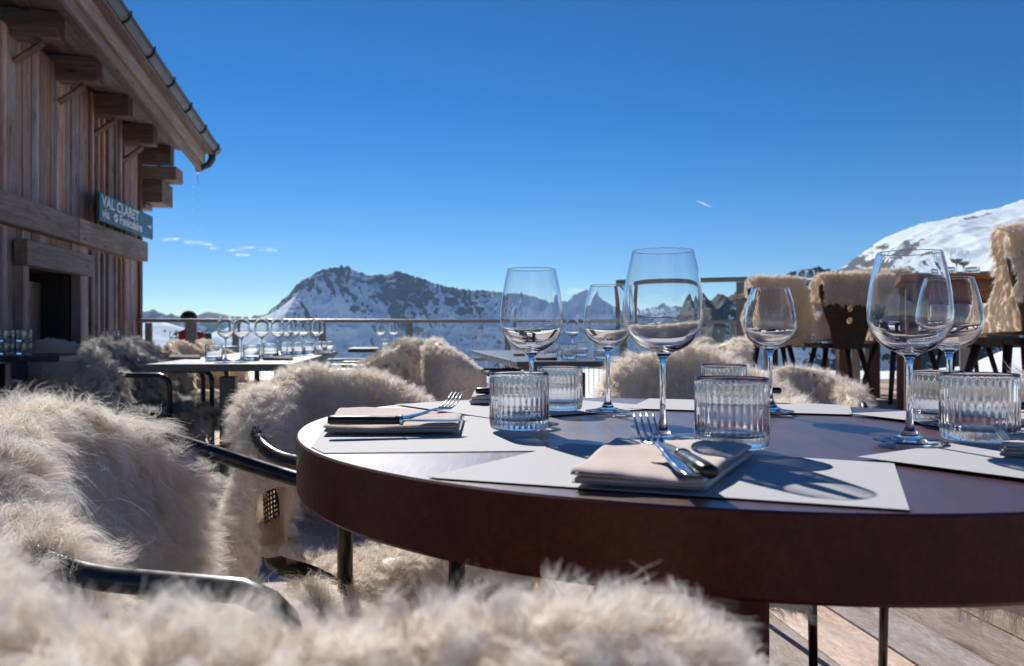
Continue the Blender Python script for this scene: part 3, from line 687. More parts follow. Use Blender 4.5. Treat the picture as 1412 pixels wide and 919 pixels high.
def fork(A, B, label, roll=0):
    ln = (B-A).length; k = ln/.19; b = MB(); st = [(0,.0075,.0015),(.005,.0095,.002),(.03,.0088,.0026),(.07,.0060,.003),(.10,.0036,.0032),(.122,.0036,.0030),(.134,.0070,.0026),(.142,.0115,.0022),(.150,.0125,.002)]
    zc = lambda x: -.006*math.sin(min(1, x/.13)*PI)*.6 + (0 if x < .12 else .018*((x-.12)/.07)**1.2 - .010*math.sin((x-.12)/.07*PI))
    vs = []; fs = []
    for x, wd, t in st:
        for a in range(8): an = 2*PI*a/8+PI/8; vs.append((x*k, wd*math.cos(an)*1.08, zc(x)+t/2*math.sin(an)*1.08))
    for i in range(len(st)-1):
        for a in range(8): fs.append((i*8+a, i*8+(a+1)%8, (i+1)*8+(a+1)%8, (i+1)*8+a))
    fs += [tuple(range(8)), tuple((len(st)-1)*8+a for a in range(8))]; b.add(vs, fs)
    for t in range(4):
        y0 = (-1.5+t)*.0068; path = [(.147, y0*.95), (.155, y0), (.165, y0), (.178, y0), (.19, y0*.96)]
        b.tube([(x*k, y, zc(x)) for x, y in path], [.0024,.0019,.0016,.0013,.0006], 6, flat=.8)
    o = b.build('fork', M['steel'], smooth=True); tag(o, label, 'fork', 'forks laid on the napkins'); orient(o, A, B, roll); return o
def knife(A, B, label, roll=0, hl=.45):
    ln = (B-A).length; root = empty('table_knife', (0,0,0), 0, label, 'knife', 'black handled knives laid on the napkins')
    b = MB(); vs = []; st = [(0,.006,.0045),(.004,.009,.0062),(.03,.0098,.0066),(hl*.22-.01,.0085,.006),(hl*.22,.0078,.0055)]
    for x, wd, t in st:
        for a in range(12): an = 2*PI*a/12; vs.append((x*ln/.22, wd*math.cos(an), t*math.sin(an)))
    fs = [(i*12+a, i*12+(a+1)%12, (i+1)*12+(a+1)%12, (i+1)*12+a) for i in range(len(st)-1) for a in range(12)]+[tuple(range(12)), tuple(48+a for a in range(12))]
    b.add(vs, fs); b.build('handle', M['black_handle'], root, smooth=True)
    x0 = hl*ln; b = MB(); out = [(x0,-.006),(x0+.3*(ln-x0),-.0085),(x0+.75*(ln-x0),-.0105),(ln-.012,-.009),(ln,.004),(ln-.004,.0085),(x0+.4*(ln-x0),.0085),(x0,.007)]
    k = len(out); b.add([(x,y,.0010) for x,y in out]+[(x,y,-.0010) for x,y in out], [tuple(range(k)), tuple(range(2*k-1,k-1,-1))]+[(j,(j+1)%k,k+(j+1)%k,k+j) for j in range(k)])
    b.build('blade', M['steel'], root, bevel=.0006); b = MB(); b.lathe([(0,-.002),(.009,-.002),(.0095,.0),(.009,.003),(0,.003)], 12)
    o = b.build('bolster', M['steel'], root, smooth=True); o.rotation_euler = (0,R(90),0); o.location = (x0,0,0); o.scale = (.75,1,1)
    orient(root, A, B, roll); return root
NG = 'folded napkins on the round table'
def T2(px, py, z=TZ): v = TP(px, py, z); return (v.x, v.y)
z = MATZ-.0015
napkin('napkin', [T2(784,678), T2(972,686), (.268,.885), (.125,.975)], z, .013, 2, M['napkin'], 'thick folded taupe napkin at the near edge of the round table carrying fork and knife', NG, 1)
zt = z+.0148
A = TP(952, 656, zt+.004); A.y = (CAMZ-A.z)*F/(656-CY); A.x = (952-CX)/F*A.y
d_ = .83; fork(A+Vector((.004,0,0)), Vector(((886-CX)/F*d_, d_, CAMZ-(592-CY)/F*d_)), 'steel fork with raised tines on the front napkin', 0)
A = P(980, 652, (CAMZ-zt-.007)*F/(652-CY)); B = P(912, 612, .85); B.z = zt+.006; knife(A, B, 'black handled knife beside the fork on the front napkin', R(12), .50)
napkin('napkin', [T2(446,603), T2(634,603), T2(640,581), T2(468,576)], z, .012, 2, M['napkin'], 'folded napkin at the left end of the round table seen edge-on', NG, 3)
zt = z+.0138; d1 = (CAMZ-zt-.006)*F/(580.5-CY)
knife(at(452, d1, zt+.0065), at(640, d1+.03, zt+.003), 'black handled knife lying along the left napkin', 0, .53)
A = at(540, d1+.05, zt+.004); B = P(631, 556.5, 1.33); fork(A, B, 'steel fork with tines raised at the right end of the left napkin')
napkin('napkin', [T2(648,561), T2(716,562), T2(716,550), T2(655,550)], z, .017, 2, M['napkin'], 'small folded napkin at the far left of the round table half hidden by a tumbler', NG, 5)
d1 = 1.56; knife(at(656, d1, z+.0245), at(770, d1+.02, z+.022), 'black handled knife on the far napkin behind the leftmost tumbler', 0, .5)
napkin('napkin', [T2(1376,638), T2(1520,640), T2(1500,612), T2(1392,612)], z, .013, 2, M['napkin'], 'folded napkin cut by the right edge of the photo near the right tumbler', NG, 7)
A = P(1372, 606, .93); B = P(1500, 622, .86); fork(B, A, 'steel fork reaching past the napkin at the right edge')
napkin('napkin', [T2(1396,594), T2(1530,594), T2(1510,576), T2(1402,577)], z, .014, 2, M['napkin'], 'far napkin at the right edge of the photo behind the right tumbler', NG, 9)
knife(at(1398, 1.27, z+.021), at(1520, 1.33, z+.021), 'black handled knife on the far right napkin', 0, .5)
napkin('napkin', [T2(965,566), T2(1068,566), T2(1060,556), T2(970,556)], z, .014, 2, M['napkin'], 'napkin on the far mat hidden behind the middle tumblers', NG, 11)
knife(at(1077, 1.60, z+.022), at(960, 1.62, z+.022), 'knife whose dark handle end shows beside the small wine glass foot', 0, .5)

# ------------------------------------------------------------------ chairs and sheepskins
RR = .25; QA_ = RR*PI/2
def railpt(s):
    a = min(abs(s), QA_)/RR; sg = 1 if s >= 0 else -1
    x = sg*RR*math.sin(a); y = -RR*math.cos(a)+max(0, abs(s)-QA_); u = max(0, min(1, 1-abs(s)/.46)); z = .665+.125*u*u*(3-2*u)
    return Vector((x, y, z)), Vector((sg*math.sin(a), -math.cos(a), 0))
def make_chair():
    root = empty('metal_armchair', (0,0,0), 0, 'x', 'chair'); b = MB()
    ss = np.linspace(-.60, .60, 49); path = [railpt(s)[0] for s in ss]
    fl = lambda sg: [Vector((sg*.25, .235, .655)), Vector((sg*.25, .252, .64)), Vector((sg*.25, .262, .61)), Vector((sg*.25, .262, .45))]
    path = fl(-1)[::-1] + path + fl(1); b.tube(path, .0135, 10); b.build('arm_frame', M['blackmetal'], root, smooth=True)
    for sg in (-1, 1):
        b = MB(); b.tube([(sg*.25,.262,.45),(sg*.255,.268,0)], [.0125,.011], 8); b.build('leg', M['blackmetal'], root, smooth=True)
        b = MB(); b.tube([(sg*.19,-.17,.66),(sg*.20,-.20,.43),(sg*.235,-.285,0)], [.011,.0125,.011], 8); b.build('leg', M['blackmetal'], root, smooth=True)
    b = MB(); n = 28; sh = [( .245*math.sin(2*PI*i/n)*(1.0), .02+.235*math.cos(2*PI*i/n)) for i in range(n)]
    b.add([(x,y,.43) for x,y in sh]+[(x,y,.442) for x,y in sh], [tuple(range(n)), tuple(range(2*n-1,n-1,-1))]+[(j,(j+1)%n,n+(j+1)%n,n+j) for j in range(n)]); b.build('seat', M['blackmetal'], root)
    b = MB(); ss = np.linspace(-.22, .22, 41); vs = []
    for s in ss:
        p, nn_ = railpt(s); vs += [p-Vector((0,0,.012)), Vector((p.x*.95, p.y*.95, .46))]
    b.add(vs, [(2*i, 2*i+2, 2*i+3, 2*i+1) for i in range(40)]); b.build('backrest', M['perf'], root, smooth=True)
    b = MB(); b.tube([(-.25,.262,.41),(.25,.262,.41)], .009, 8); b.tube([(-.205,-.215,.41),(.205,-.215,.41)], .009, 8); b.build('stretcher', M['blackmetal'], root, smooth=True)
    return root
chair0 = make_chair(); ch_used = [False]
def fur(V, Q, uvlay, count, length, width, segs, seed, clump=.02, curl=.35, gravity=.6, lift=.6, stray=.02):
    """strands grown on the quads Q of V; uvlay = comb direction per vertex. Returns verts, quads."""
    r = np.random.default_rng(seed)
    p = V[Q]; d1 = p[:,2]-p[:,0]; d2 = p[:,3]-p[:,1]; nr = np.cross(d1, d2); ar = np.linalg.norm(nr, axis=1); nrm = nr/(ar[:,None]+1e-12)
    f = r.choice(len(Q), count, p=ar/ar.sum()); a = r.random(count)[:,None]; b_ = r.random(count)[:,None]
    w4 = [(1-a)*(1-b_), a*(1-b_), a*b_, (1-a)*b_]
    # smooth vertex normals
    VN = np.zeros_like(V); [np.add.at(VN, Q[:,k], nrm) for k in range(4)]; VN /= (np.linalg.norm(VN, axis=1)[:,None]+1e-9)
    root = sum(w*p[f][:,k] for k, w in enumerate(w4)); nn_ = sum(w*VN[Q[f,k]] for k, w in enumerate(w4)); nn_ /= (np.linalg.norm(nn_, axis=1)[:,None]+1e-9)
    lay = sum(w*uvlay[Q[f,k]] for k, w in enumerate(w4))
    # clumps
    area = ar.sum()/2; nc = max(12, int(area/(clump**2))); ci = r.choice(count, min(nc, count), replace=False); nc = len(ci)
    kd = kdtree.KDTree(nc); [kd.insert(Vector(root[i]), k) for k, i in enumerate(ci)]; kd.balance()
    cid = np.array([kd.find(Vector(x))[1] for x in root])
    cr = r.normal(size=(nc, 3)); croot = root[ci]; cph = r.random(nc)*6.28; cl = r.uniform(.75, 1.25, nc)
    swirl = np.stack([vn3(croot*7+3.1), vn3(croot*7+19.7), vn3(croot*7+41.3)], -1)*2-1
    D = nn_*lift + lay*gravity + cr[cid]*.16 + swirl[cid]*.75 + r.normal(size=(count,3))*.10
    st = r.random(count) < stray; D[st] += r.normal(size=(st.sum(),3))*.55
    D /= np.linalg.norm(D, axis=1)[:,None]
    ln = length*cl[cid]*r.uniform(.7, 1.15, count); ln[st] *= 1.35
    tvec = croot[cid]-root
    side = np.cross(D, nn_*1.0+r.normal(size=(count,3))*.35); side /= np.linalg.norm(side, axis=1)[:,None]
    cs = np.cross(D, cr[cid]); cs /= (np.linalg.norm(cs, axis=1)[:,None]+1e-9); cu = np.cross(D, cs)
    ts = np.linspace(0, 1, segs+1); rows = []
    for t in ts:
        wav = curl*length*.22*(math.sin(t*PI*.5))
        ph = cph[cid]+t*6.5
        pos = root + D*(ln*t)[:,None] + np.array([0,0,-1.])*(ln*.30*t*t*gravity)[:,None] + tvec*(.90*t**1.1) + cs*(wav*np.sin(ph))[:,None] + cu*(wav*np.cos(ph))[:,None] - (nn_*.002 if t == 0 else 0)
        inner = (pos*nn_).sum(1)-(root*nn_).sum(1); pos += nn_*np.clip(.0015*t-inner, 0, None)[:,None]
        wd = width*(1-t*.75)/2
        rows += [pos-side*wd, pos+side*wd]
    VV = np.stack(rows, 1).reshape(-1, 3); k2 = 2*(segs+1); base = np.arange(count)[:,None]*k2
    QQ = np.concatenate([base+np.array([[2*i, 2*i+1, 2*i+3, 2*i+2]]) for i in range(segs)], 0)
    return VV, QQ
def set_tip(o, nbase, segs):
    k = len(o.data.vertices); tp = np.repeat(np.linspace(0, 1, segs+1), 2); v = np.concatenate([np.zeros(nbase), np.tile(tp, (k-nbase)//(2*(segs+1)))]).astype(np.float32)
    a = o.data.attributes.new('tip', 'FLOAT', 'POINT'); a.data.foreach_set('value', v)
def vn3(p): return (vnoise(p[:,0]+50, p[:,1]+50+p[:,2]*.7)+vnoise(p[:,1]+90, p[:,2]+70))/2
def drape(smin, smax, lout, lin, seat=True, zoff=None, seed=0, flap=.16, nb=.012, puff=.028, sl=.46, slope=.035, droop=.05):
    """pelt draped over the hoop: grid verts (local chair space), quads, comb"""
    V = []; Q = []; Cb = []
    def addgrid(fn, ns, ntt):
        b0 = len(V)
        for i in range(ns+1):
            for j in range(ntt+1):
                p, c = fn(i/ns, j/ntt); V.append(p); Cb.append(c)
        for i in range(ns):
            for j in range(ntt): a = b0+i*(ntt+1)+j; Q.append((a, a+1, a+ntt+2, a+ntt+1))
    rb = puff
    def f1(u, v):
        s = smin+(smax-smin)*u; p, n_ = railpt(s); e = math.sin(u*PI)**.35 if 0 < u < 1 else 0
        lo = lout*(.72+.28*e)*(.8+.4*float(vnoise(np.array(u*5.+seed), np.array(3.3)))); li = lin
        tot = lo+PI*rb+li; t = v*tot
        zo = zoff(s) if zoff else 0.
        if t < lo: off = rb+.03*((lo-t)/lo)**1.2; z = p.z-(lo-t)+0.; c = Vector((0,0,-1))+n_*.15
        elif t < lo+PI*rb: a = (t-lo)/rb; off = rb*math.cos(a); z = p.z+rb*math.sin(a); c = n_*math.cos(a)*.9+Vector((0,0,-.5*(1-math.sin(a))))
        else: q = (t-lo-PI*rb)/li; off = -rb-slope*q**1.3; z = p.z-q*li; c = Vector((0,0,-1))-n_*.15
        z -= droop*abs(2*u-1)**5
        z += zo*max(0, min(1, (z-.45)/.3)); nz = (float(vnoise(np.array(u*9.+seed*3), np.array(v*9.+seed)))-.5)*2*nb
        q_ = p+n_*(off+nz*(1 if t < lo+PI*rb/2 else -1)); w_ = abs(2*u-1)**7*(1 if u > .5 else -1); c = c+Vector((-n_.y, n_.x, 0))*w_*1.6
        return (q_.x, q_.y, z+nz*.6), tuple(c)
    addgrid(f1, 44, 40)
    if seat:
        def f2(u, v):
            x = (u-.5)*.53*(1-.12*(2*v-1)**2); t = v*(sl+flap); ys = -.20+t
            nz = (float(vnoise(np.array(u*7.+seed*2), np.array(v*7.+seed+9)))-.5)*.03
            ye = sl-.21
            if ys < ye: return (x, ys, .475+nz), (0,.45,-.1)
            dz = ys-ye; return (x, ye+.022+.01*math.sin(dz*30)+nz*.5, .475-dz+nz), (0,.2,-1)
        addgrid(f2, 26, 30)
    return np.array(V, float), np.array(Q)[:, ::-1].copy(), np.array(Cb, float)
PEL = {}
def pelt(key, mat, count, length, width, segs, dr, **fk):
    if key in PEL: return PEL[key]
    V, Q, Cb = drape(**dr); dd_ = fk.pop('seed', 1)
    FV, FQ = fur(V, Q, Cb, count, length, width, segs, dd_, **fk)
    o = np_obj('sheepskin', np.concatenate([V, FV]).astype(np.float32), np.concatenate([Q, FQ+len(V)]), mat, True)
    set_tip(o, len(V), segs)
    PEL[key] = o; return o
SK = set()
def seat_at(loc, head, clabel, group, pkey=None, plabel=None, pgroup='sheepskins draped over the chairs', zs=1., **pk):
    rz = math.atan2(-head[0], head[1])
    if not ch_used[0]: c = chair0; c.location = loc; c.rotation_euler = (0,0,rz); c['label'] = clabel; c['group'] = group; ch_used[0] = True
    else: c = copy_tree(chair0, loc, rz, clabel, group)
    if pkey:
        s = pelt(pkey, **pk) if pk else PEL[pkey]
        if s.name in SK: s = s.copy(); COL.objects.link(s)
        else: SK.add(s.name)
        s.location = loc; s.rotation_euler = (0,0,rz); s.scale = (1,1,zs); tag(s, plabel, 'sheepskin', pgroup)
    c.scale = (1,1,zs)
    return c
G1 = 'metal armchairs round the round table'; G2 = 'metal armchairs at the tables behind'
lp = dict(smin=-.42, smax=.42, lout=.30, lin=.30, seat=True)
import os
FS = float(os.environ.get('FURSCALE', '1'))
n_ = lambda x: int(x*FS)
# C: nearest chair, its back fills the bottom left
seat_at((-.115,.535,0), (-.17,1), 'black metal armchair nearest the camera hidden under a cream sheepskin', G1, 'C', 'cream sheepskin filling the bottom left of the photo, nearest the camera and out of focus', zs=.935,
        mat=M['wool'], count=n_(230000), length=.026, width=.0005, segs=4, dr=dict(smin=-.46, smax=.245, lout=.26, lin=.26, seat=False, seed=1, puff=.032, zoff=lambda s: .13*max(0, min(1, (-s-.08)/.25))+.035*max(0, min(1, (s-.02)/.2))), seed=3, clump=.012, curl=.8, lift=.75)
seat_at((-.40,1.06,0), (.97,-.24), 'black metal armchair at the left whose long arm points to the round table', G1, 'B', 'long-haired cream sheepskin over the chair at the left of the round table', zs=.95,
        mat=M['wool'], count=n_(220000), length=.050, width=.0006, segs=6, dr=dict(smin=-.22, smax=.43, lout=.34, lin=.30, seat=True, seed=2, puff=.035, nb=.022, sl=.30, flap=.1, slope=.13, droop=.10), seed=5, clump=.014, curl=.7, lift=.42, gravity=.9, stray=.04)
seat_at((-.29,1.72,0), (.70,-.71), 'black metal armchair behind the left end of the round table', G1, 'A', 'thick cream sheepskin on the chair behind the left end of the round table', zs=.965,
        mat=M['wool'], count=n_(150000), length=.030, width=.0008, segs=4, dr=dict(smin=-.42, smax=.40, lout=.34, lin=.37, seat=True, seed=3, puff=.035, nb=.02, flap=.2, droop=.11), seed=7, clump=.013, curl=.9, lift=.55)
seat_at((.50,2.24,0), (-.05,-1), 'black metal armchair behind the round table facing the camera', G1, 'D', 'cream sheepskin with a shaggy tail, behind the glasses of the round table',
        mat=M['wool'], count=n_(110000), length=.040, width=.0009, segs=4, dr=dict(smin=-.66, smax=.42, lout=.40, lin=.32, seat=True, seed=4, puff=.04, nb=.025, flap=.26), seed=9, clump=.018, curl=.8, lift=.5)
seat_at((1.30,1.92,0), (-1,-.35), 'black metal armchair under the right edge of the round table', G1, 'E', 'cream sheepskin whose tip hangs below the round table at the right edge',
        mat=M['wool'], count=n_(35000), length=.05, width=.0012, segs=3, dr=dict(smin=-.4, smax=.4, lout=.3, lin=.3, seat=True, seed=5, flap=.2), seed=11)
seat_at((1.34,3.72,0), (-.3,-1), 'black metal armchair behind the round table, right of the one facing the camera', G1, 'F', 'cream sheepskin sloping down to the right behind the small wine glass',
        mat=M['wool'], count=n_(70000), length=.050, width=.0014, segs=4, zs=.86, dr=dict(smin=-.60, smax=.40, lout=.40, lin=.32, seat=True, seed=14, puff=.04, nb=.03, flap=.26, droop=.12), seed=29, clump=.02, curl=.8, lift=.45)
far = dict(segs=3, lift=.6, clump=.03)
seat_at((-.17,4.36,0), (1,.12), 'metal armchair in the middle distance left of the slatted table', G2, 'S3', 'cream sheepskin with smooth shaded side on the single chair in the gap before the railing',
        mat=M['wool'], count=n_(45000), length=.028, width=.0018, dr=dict(smin=-.40, smax=.40, lout=.42, lin=.3, seat=True, seed=6, puff=.05), seed=13, **far)
seat_at((-1.98,4.30,0), (1,-.05), 'metal armchair at the near left corner of the long grey table', G2, 'G', 'dark grey sheepskin on the nearest chair left of the long grey table',
        mat=M['wool_grey'], count=n_(45000), length=.036, width=.0018, dr=dict(smin=-.42, smax=.42, lout=.3, lin=.3, seat=True, seed=7, puff=.05), seed=15, **far)
seat_at((-2.12,4.98,0), (1,.08), 'metal armchair second along the left side of the long grey table', G2, 'G', 'grey sheepskin on the second chair along the left side of the long grey table')
seat_at((-2.16,5.66,0), (1,-.1), 'metal armchair third along the left side of the long grey table', G2, 'T', 'tan sheepskin on the third chair along the left side of the long grey table',
        mat=M['wool_tan'], count=n_(35000), length=.022, width=.0020, dr=dict(smin=-.42, smax=.42, lout=.42, lin=.3, seat=True, seed=8, puff=.035), seed=17, **far)
seat_at((-2.22,6.35,0), (1,0), 'metal armchair at the far left corner of the long grey table', G2, 'T', 'tan sheepskin on the farthest chair left of the long grey table')
seat_at((-.82,4.75,0), (-1,.1), 'metal armchair at the near right of the long grey table', G2, 'X', 'cream and dark sheepskin on the nearer chair right of the long grey table',
        mat=M['wool_mix'], count=n_(40000), length=.034, width=.0020, dr=dict(smin=-.42, smax=.42, lout=.32, lin=.3, seat=True, seed=9, puff=.05), seed=19, **far)
seat_at((-.98,5.45,0), (-1,-.05), 'metal armchair at the far right of the long grey table', G2, 'X', 'cream and dark sheepskin on the farther chair right of the long grey table')
seat_at((1.06,4.62,0), (-1,-.12), 'metal armchair at the near right of the slatted table', G2, 'S3', 'curly cream sheepskin bunched on the chair right of the slatted table behind the tall glass')
seat_at((1.05,5.45,0), (-1,.1), 'metal armchair at the far right of the slatted table', G2, 'X', 'cream and dark sheepskin on the far chair right of the slatted table')
seat_at((-3.18,4.25,0), (-.1,1), 'metal armchair at the left edge in front of the near chalet table', G2, 'S3', 'cream sheepskin at the far left edge in front of the chalet table')
seat_at((-3.35,7.0,0), (.1,1), 'metal armchair in front of the chalet corner, rightmost of its row', G2, 'X', 'pale sheepskin in the row before the chalet corner, rightmost')
seat_at((-3.98,7.15,0), (-.05,1), 'metal armchair in the middle of the row before the chalet', G2, 'T', 'tan sheepskin in the middle of the row before the chalet')
seat_at((-4.35,6.45,0), (.3,1), 'metal armchair leftmost of the row before the chalet', G2, 'S3', 'cream sheepskin leftmost of the row before the chalet doorway')

# ------------------------------------------------------------------ tables behind
def ltable(name, corner, width, length, label, group='grey rectangular tables on the terrace', slats=0):
    root = empty(name, (corner[0], corner[1], 0), -AZ, label, 'table', group)
    b = MB()
    if slats:
        k = int(length/.115)
        for i in range(k): b.box((width/2, (i+.5)*length/k, TZ-.016), (width, length/k-.014, .028)); 
        b.build('tabletop', M['tablemetal'], root, bevel=.002)
        b = MB()
        for x in (.12, width-.12): b.box((x, length/2, TZ-.048), (.05, length-.06, .035))
        b.build('frame', M['tablemetal'], root)
    else: b.box((width/2, length/2, TZ-.018), (width, length, .036)); b.build('tabletop', M['tablemetal'], root, bevel=.003)
    for y in (.18, length-.18):
        b = MB(); b.box((width/2, y, (TZ-.066)/2+.006), (.072, .072, TZ-.08)); b.build('leg', M['blackmetal'], root, bevel=.004)
        b = MB(); b.box((width/2, y, .012), (width*.7, .45 if y < 1 else .45, .018)); b.build('foot', M['blackmetal'], root, bevel=.003)
    return root
v = TP(200, 503); ltable('dining_table', (v.x+.0, v.y), .66, 2.55, 'long dark grey table set with glasses, left of the centre in front of the railing')
v = TP(713, 499); ltable('slatted_table', (v.x, v.y), .70, 2.6, 'grey slatted table set with tumblers, behind the tall glasses', slats=1)
ltable('dining_table', (-4.0, 4.75), 1.22, .8, 'dark table at the left edge with stacked tumblers in front of the chalet door')
ltable('dining_table', (-4.25, 7.9), 1.35, .75, 'far dark table near the chalet corner with stacked tumblers')
ltable('dining_table', (-1.5, 7.3), .75, .75, 'small far table before the railing with two wine glasses')
GB = 'wine glasses on the tables behind'; TBg = 'tumblers on the tables behind'
MT2 = TZ+.0015
def tz(px, py): v = TP(px, py); v.z = MT2; return v
L2 = 'on the long grey table'
for i, (px, py) in enumerate([(311,499),(333,498.5),(361,494),(383,493),(396,491.5),(405,491),(418,489.5),(438,488)]):
    put(g_lo, tz(px, py), i, ['leftmost and nearest wine glass','second wine glass from the left','third wine glass from the left','fourth wine glass from the left','fifth wine glass from the left','sixth wine glass from the left','seventh wine glass from the left','rightmost wine glass'][i]+' '+L2, 'wine glass', GB, (1.0,1.0,1.0))
for i, (px, py) in enumerate([(295,498.5),(347,498),(373,493),(396,489.5),(412,489),(426,488),(443,486.5),(452,486)]):
    put(t_lo, tz(px, py), i, ['leftmost tumbler','second tumbler from the left','third tumbler from the left','fourth tumbler from the left','fifth tumbler from the left','sixth tumbler from the left','seventh tumbler from the left','rightmost tumbler'][i]+' '+L2, 'tumbler', TBg)
for i, (a, c_, py, lab) in enumerate([(232,277,494.5,'folded napkin coloured as if backlit at the near left corner of the long grey table'),(361,404,496,'folded napkin coloured as if backlit near the right edge of the long grey table'),(432,455,488.5,'folded napkin coloured as if backlit at the far end of the long grey table'),
        (738,768,495.2,'folded napkin coloured as if backlit at the near left of the slatted table'),(708,724,489.5,'folded napkin coloured as if backlit at the far left of the slatted table'),(868,893,496.5,'folded napkin coloured as if backlit at the near right of the slatted table')]):
    napkin('napkin', [T2(a,py+1.8), T2(c_,py+1.8), T2(c_-2,py-1.8), T2(a+3,py-1.8)], TZ+.001, .013, 1, M['napkin_backlit'], lab, 'backlit-toned napkins on the tables behind', i)
for i, (px, py, lab) in enumerate([(789,492.5,'wine glass on the slatted table seen between the two nearest glasses'),(766,490.5,'wine glass on the slatted table just behind the large left glass')]): put(g_lo, tz(px, py), i, lab, 'wine glass', GB)
for i, (px, py, lab) in enumerate([(760,491,'tumbler on the slatted table left of its wine glass'),(784,496,'nearest tumbler on the slatted table'),(801,492,'tumbler on the slatted table right of its wine glass'),(736,486.5,'farthest left tumbler on the slatted table'),(829,496,'tumbler on the slatted table behind the small glass stem')]): put(t_lo, tz(px, py), i, lab, 'tumbler', TBg)
for px, d, lab in [(525,7.55,'left one of two wine glasses on the small far table'),(543,7.6,'right one of two wine glasses on the small far table')]: put(g_lo, at(px, d, MT2), 0, lab, 'wine glass', GB)
put(t_lo, at(533, 7.7, MT2), 0, 'tumbler between two wine glasses on the small far table', 'tumbler', TBg)
for (px, d, n, lab) in [(33,5.15,2,'at the left edge'),(8,5.15,2,'at the far left edge'),(143,8.2,2,'left pair before the chalet corner'),(158,8.2,2,'right pair before the chalet corner'),(240,8.6,2,'near the railing')]:
    for k in range(n): put(t_lo, at(px, d, MT2+k*.0825), k, ('upper' if k else 'lower')+' tumbler of the stack '+lab, 'tumbler', 'stacked tumblers by the chalet', (1.05,1.05,1))
b = MB(); b.box((0,0,.008), (.5,.3,.014)); 

# ------------------------------------------------------------------ high tables and carved chairs on the right
HZ = .33
def hightable(x, y, wd, dp, ztop, label):
    root = empty('wooden_high_table', (x, y, HZ), -AZ*0, label, 'table', 'high wooden tables on the raised terrace'); h = ztop-HZ
    b = MB(); b.box((wd/2, dp/2, h-.02), (wd, dp, .04)); b.build('tabletop', M['warmwood'], root, bevel=.004)
    b = MB(); b.box((wd/2, .08, h-.10), (wd-.12, .03, .12)); b.box((wd/2, dp-.08, h-.10), (wd-.12, .03, .12)); b.build('apron', M['warmwood'], root)
    for xx in (.09, wd-.09):
        for yy in (.09, dp-.09): b = MB(); b.box((xx, yy, (h-.042)/2), (.095, .095, h-.042)); b.build('leg', M['legwood'], root, bevel=.005)
    return root
hightable(2.42, 5.0, 1.9, .85, 1.245, 'high brown wooden table at the right edge with wine glasses on it').rotation_euler.z = R(-22)
hightable(2.13, 6.75, 1.05, .8, 1.245, 'high brown wooden table farther left behind two carved chairs')
for px, d, lab in [(1319,5.55,'left one of two wine glasses on the high table at the right'),(1329,5.75,'right one of two wine glasses on the high table at the right')]: put(g_lo, at(px, d, 1.2465), 0, lab, 'wine glass', GB)
for px, d, lab in [(1307,5.45,'left tumbler on the high table at the right'),(1341,5.45,'right tumbler on the high table at the right')]: put(t_lo, at(px, d, 1.2465), 0, lab, 'tumbler', TBg, (1.05,1.05,1))
for px, d, lab in [(1105,7.0,'left glass on the farther high table'),(1117,7.1,'right glass on the farther high table')]: put(g_lo, at(px, d, 1.2465), 0, lab, 'wine glass', GB, (1.1,1.1,.85))
def stabelle():
    root = empty('carved_wooden_chair', (0,0,0), 0, 'x', 'chair'); b = MB()
    # local: faces +y, back at -y. Back board with waisted outline and two holes
    outl = [(.10,.44),(.125,.52),(.14,.60),(.19,.72),(.235,.86),(.24,.93),(.19,.965),(.10,.975),(0,.985)]
    L_ = [(x,z) for x,z in outl]; full = L_ + [(-x,z) for x,z in L_[::-1][1:]]
    bm = bmesh.new(); loops = []
    import mathutils
    cu = bpy.data.curves.new('c', 'CURVE'); cu.dimensions = '2D'; cu.fill_mode = 'BOTH'; cu.extrude = .011; cu.bevel_depth = .002
    def spl(pts):
        s_ = cu.splines.new('POLY'); s_.points.add(len(pts)-1); s_.use_cyclic_u = True
        for i, (x, z) in enumerate(pts): s_.points[i].co = (x, z, 0, 1)
    spl(full)
    for cz in (.66, .755): spl([(.028*math.cos(a), cz+.030*math.sin(a)) for a in np.linspace(0, 2*PI, 17)[:-1]])
    t = bpy.data.objects.new('tmp', cu); COL.objects.link(t); me = bpy.data.meshes.new_from_object(t.evaluated_get(bpy.context.evaluated_depsgraph_get())); bpy.data.objects.remove(t); bm.free()
    me.materials.clear(); me.materials.append(M['stabelle']); o = bpy.data.objects.new('backrest', me); COL.objects.link(o); o.parent = root; o.rotation_euler = (R(90+8),0,0); o.location = (0,-.155,.0)
    b = MB(); n = 6; sh = [(-.20,-.19),(.20,-.19),(.235,.0),(.22,.20),(-.22,.20),(-.235,0)]
    b.add([(x,y,.44) for x,y in sh]+[(x,y,.475) for x,y in sh], [tuple(range(n)), tuple(range(2*n-1,n-1,-1))]+[(j,(j+1)%n,n+(j+1)%n,n+j) for j in range(n)]); b.build('seat', M['stabelle'], root, bevel=.006)
    for sx in (-1,1):
        for sy in (-1,1): b = MB(); b.tube([(sx*.13, sy*.12, .44), (sx*.215, sy*.21, 0)], [.022,.016], 8); b.build('leg', M['stabelle'], root, smooth=True)
    return root
st0 = stabelle(); st_used = [False]
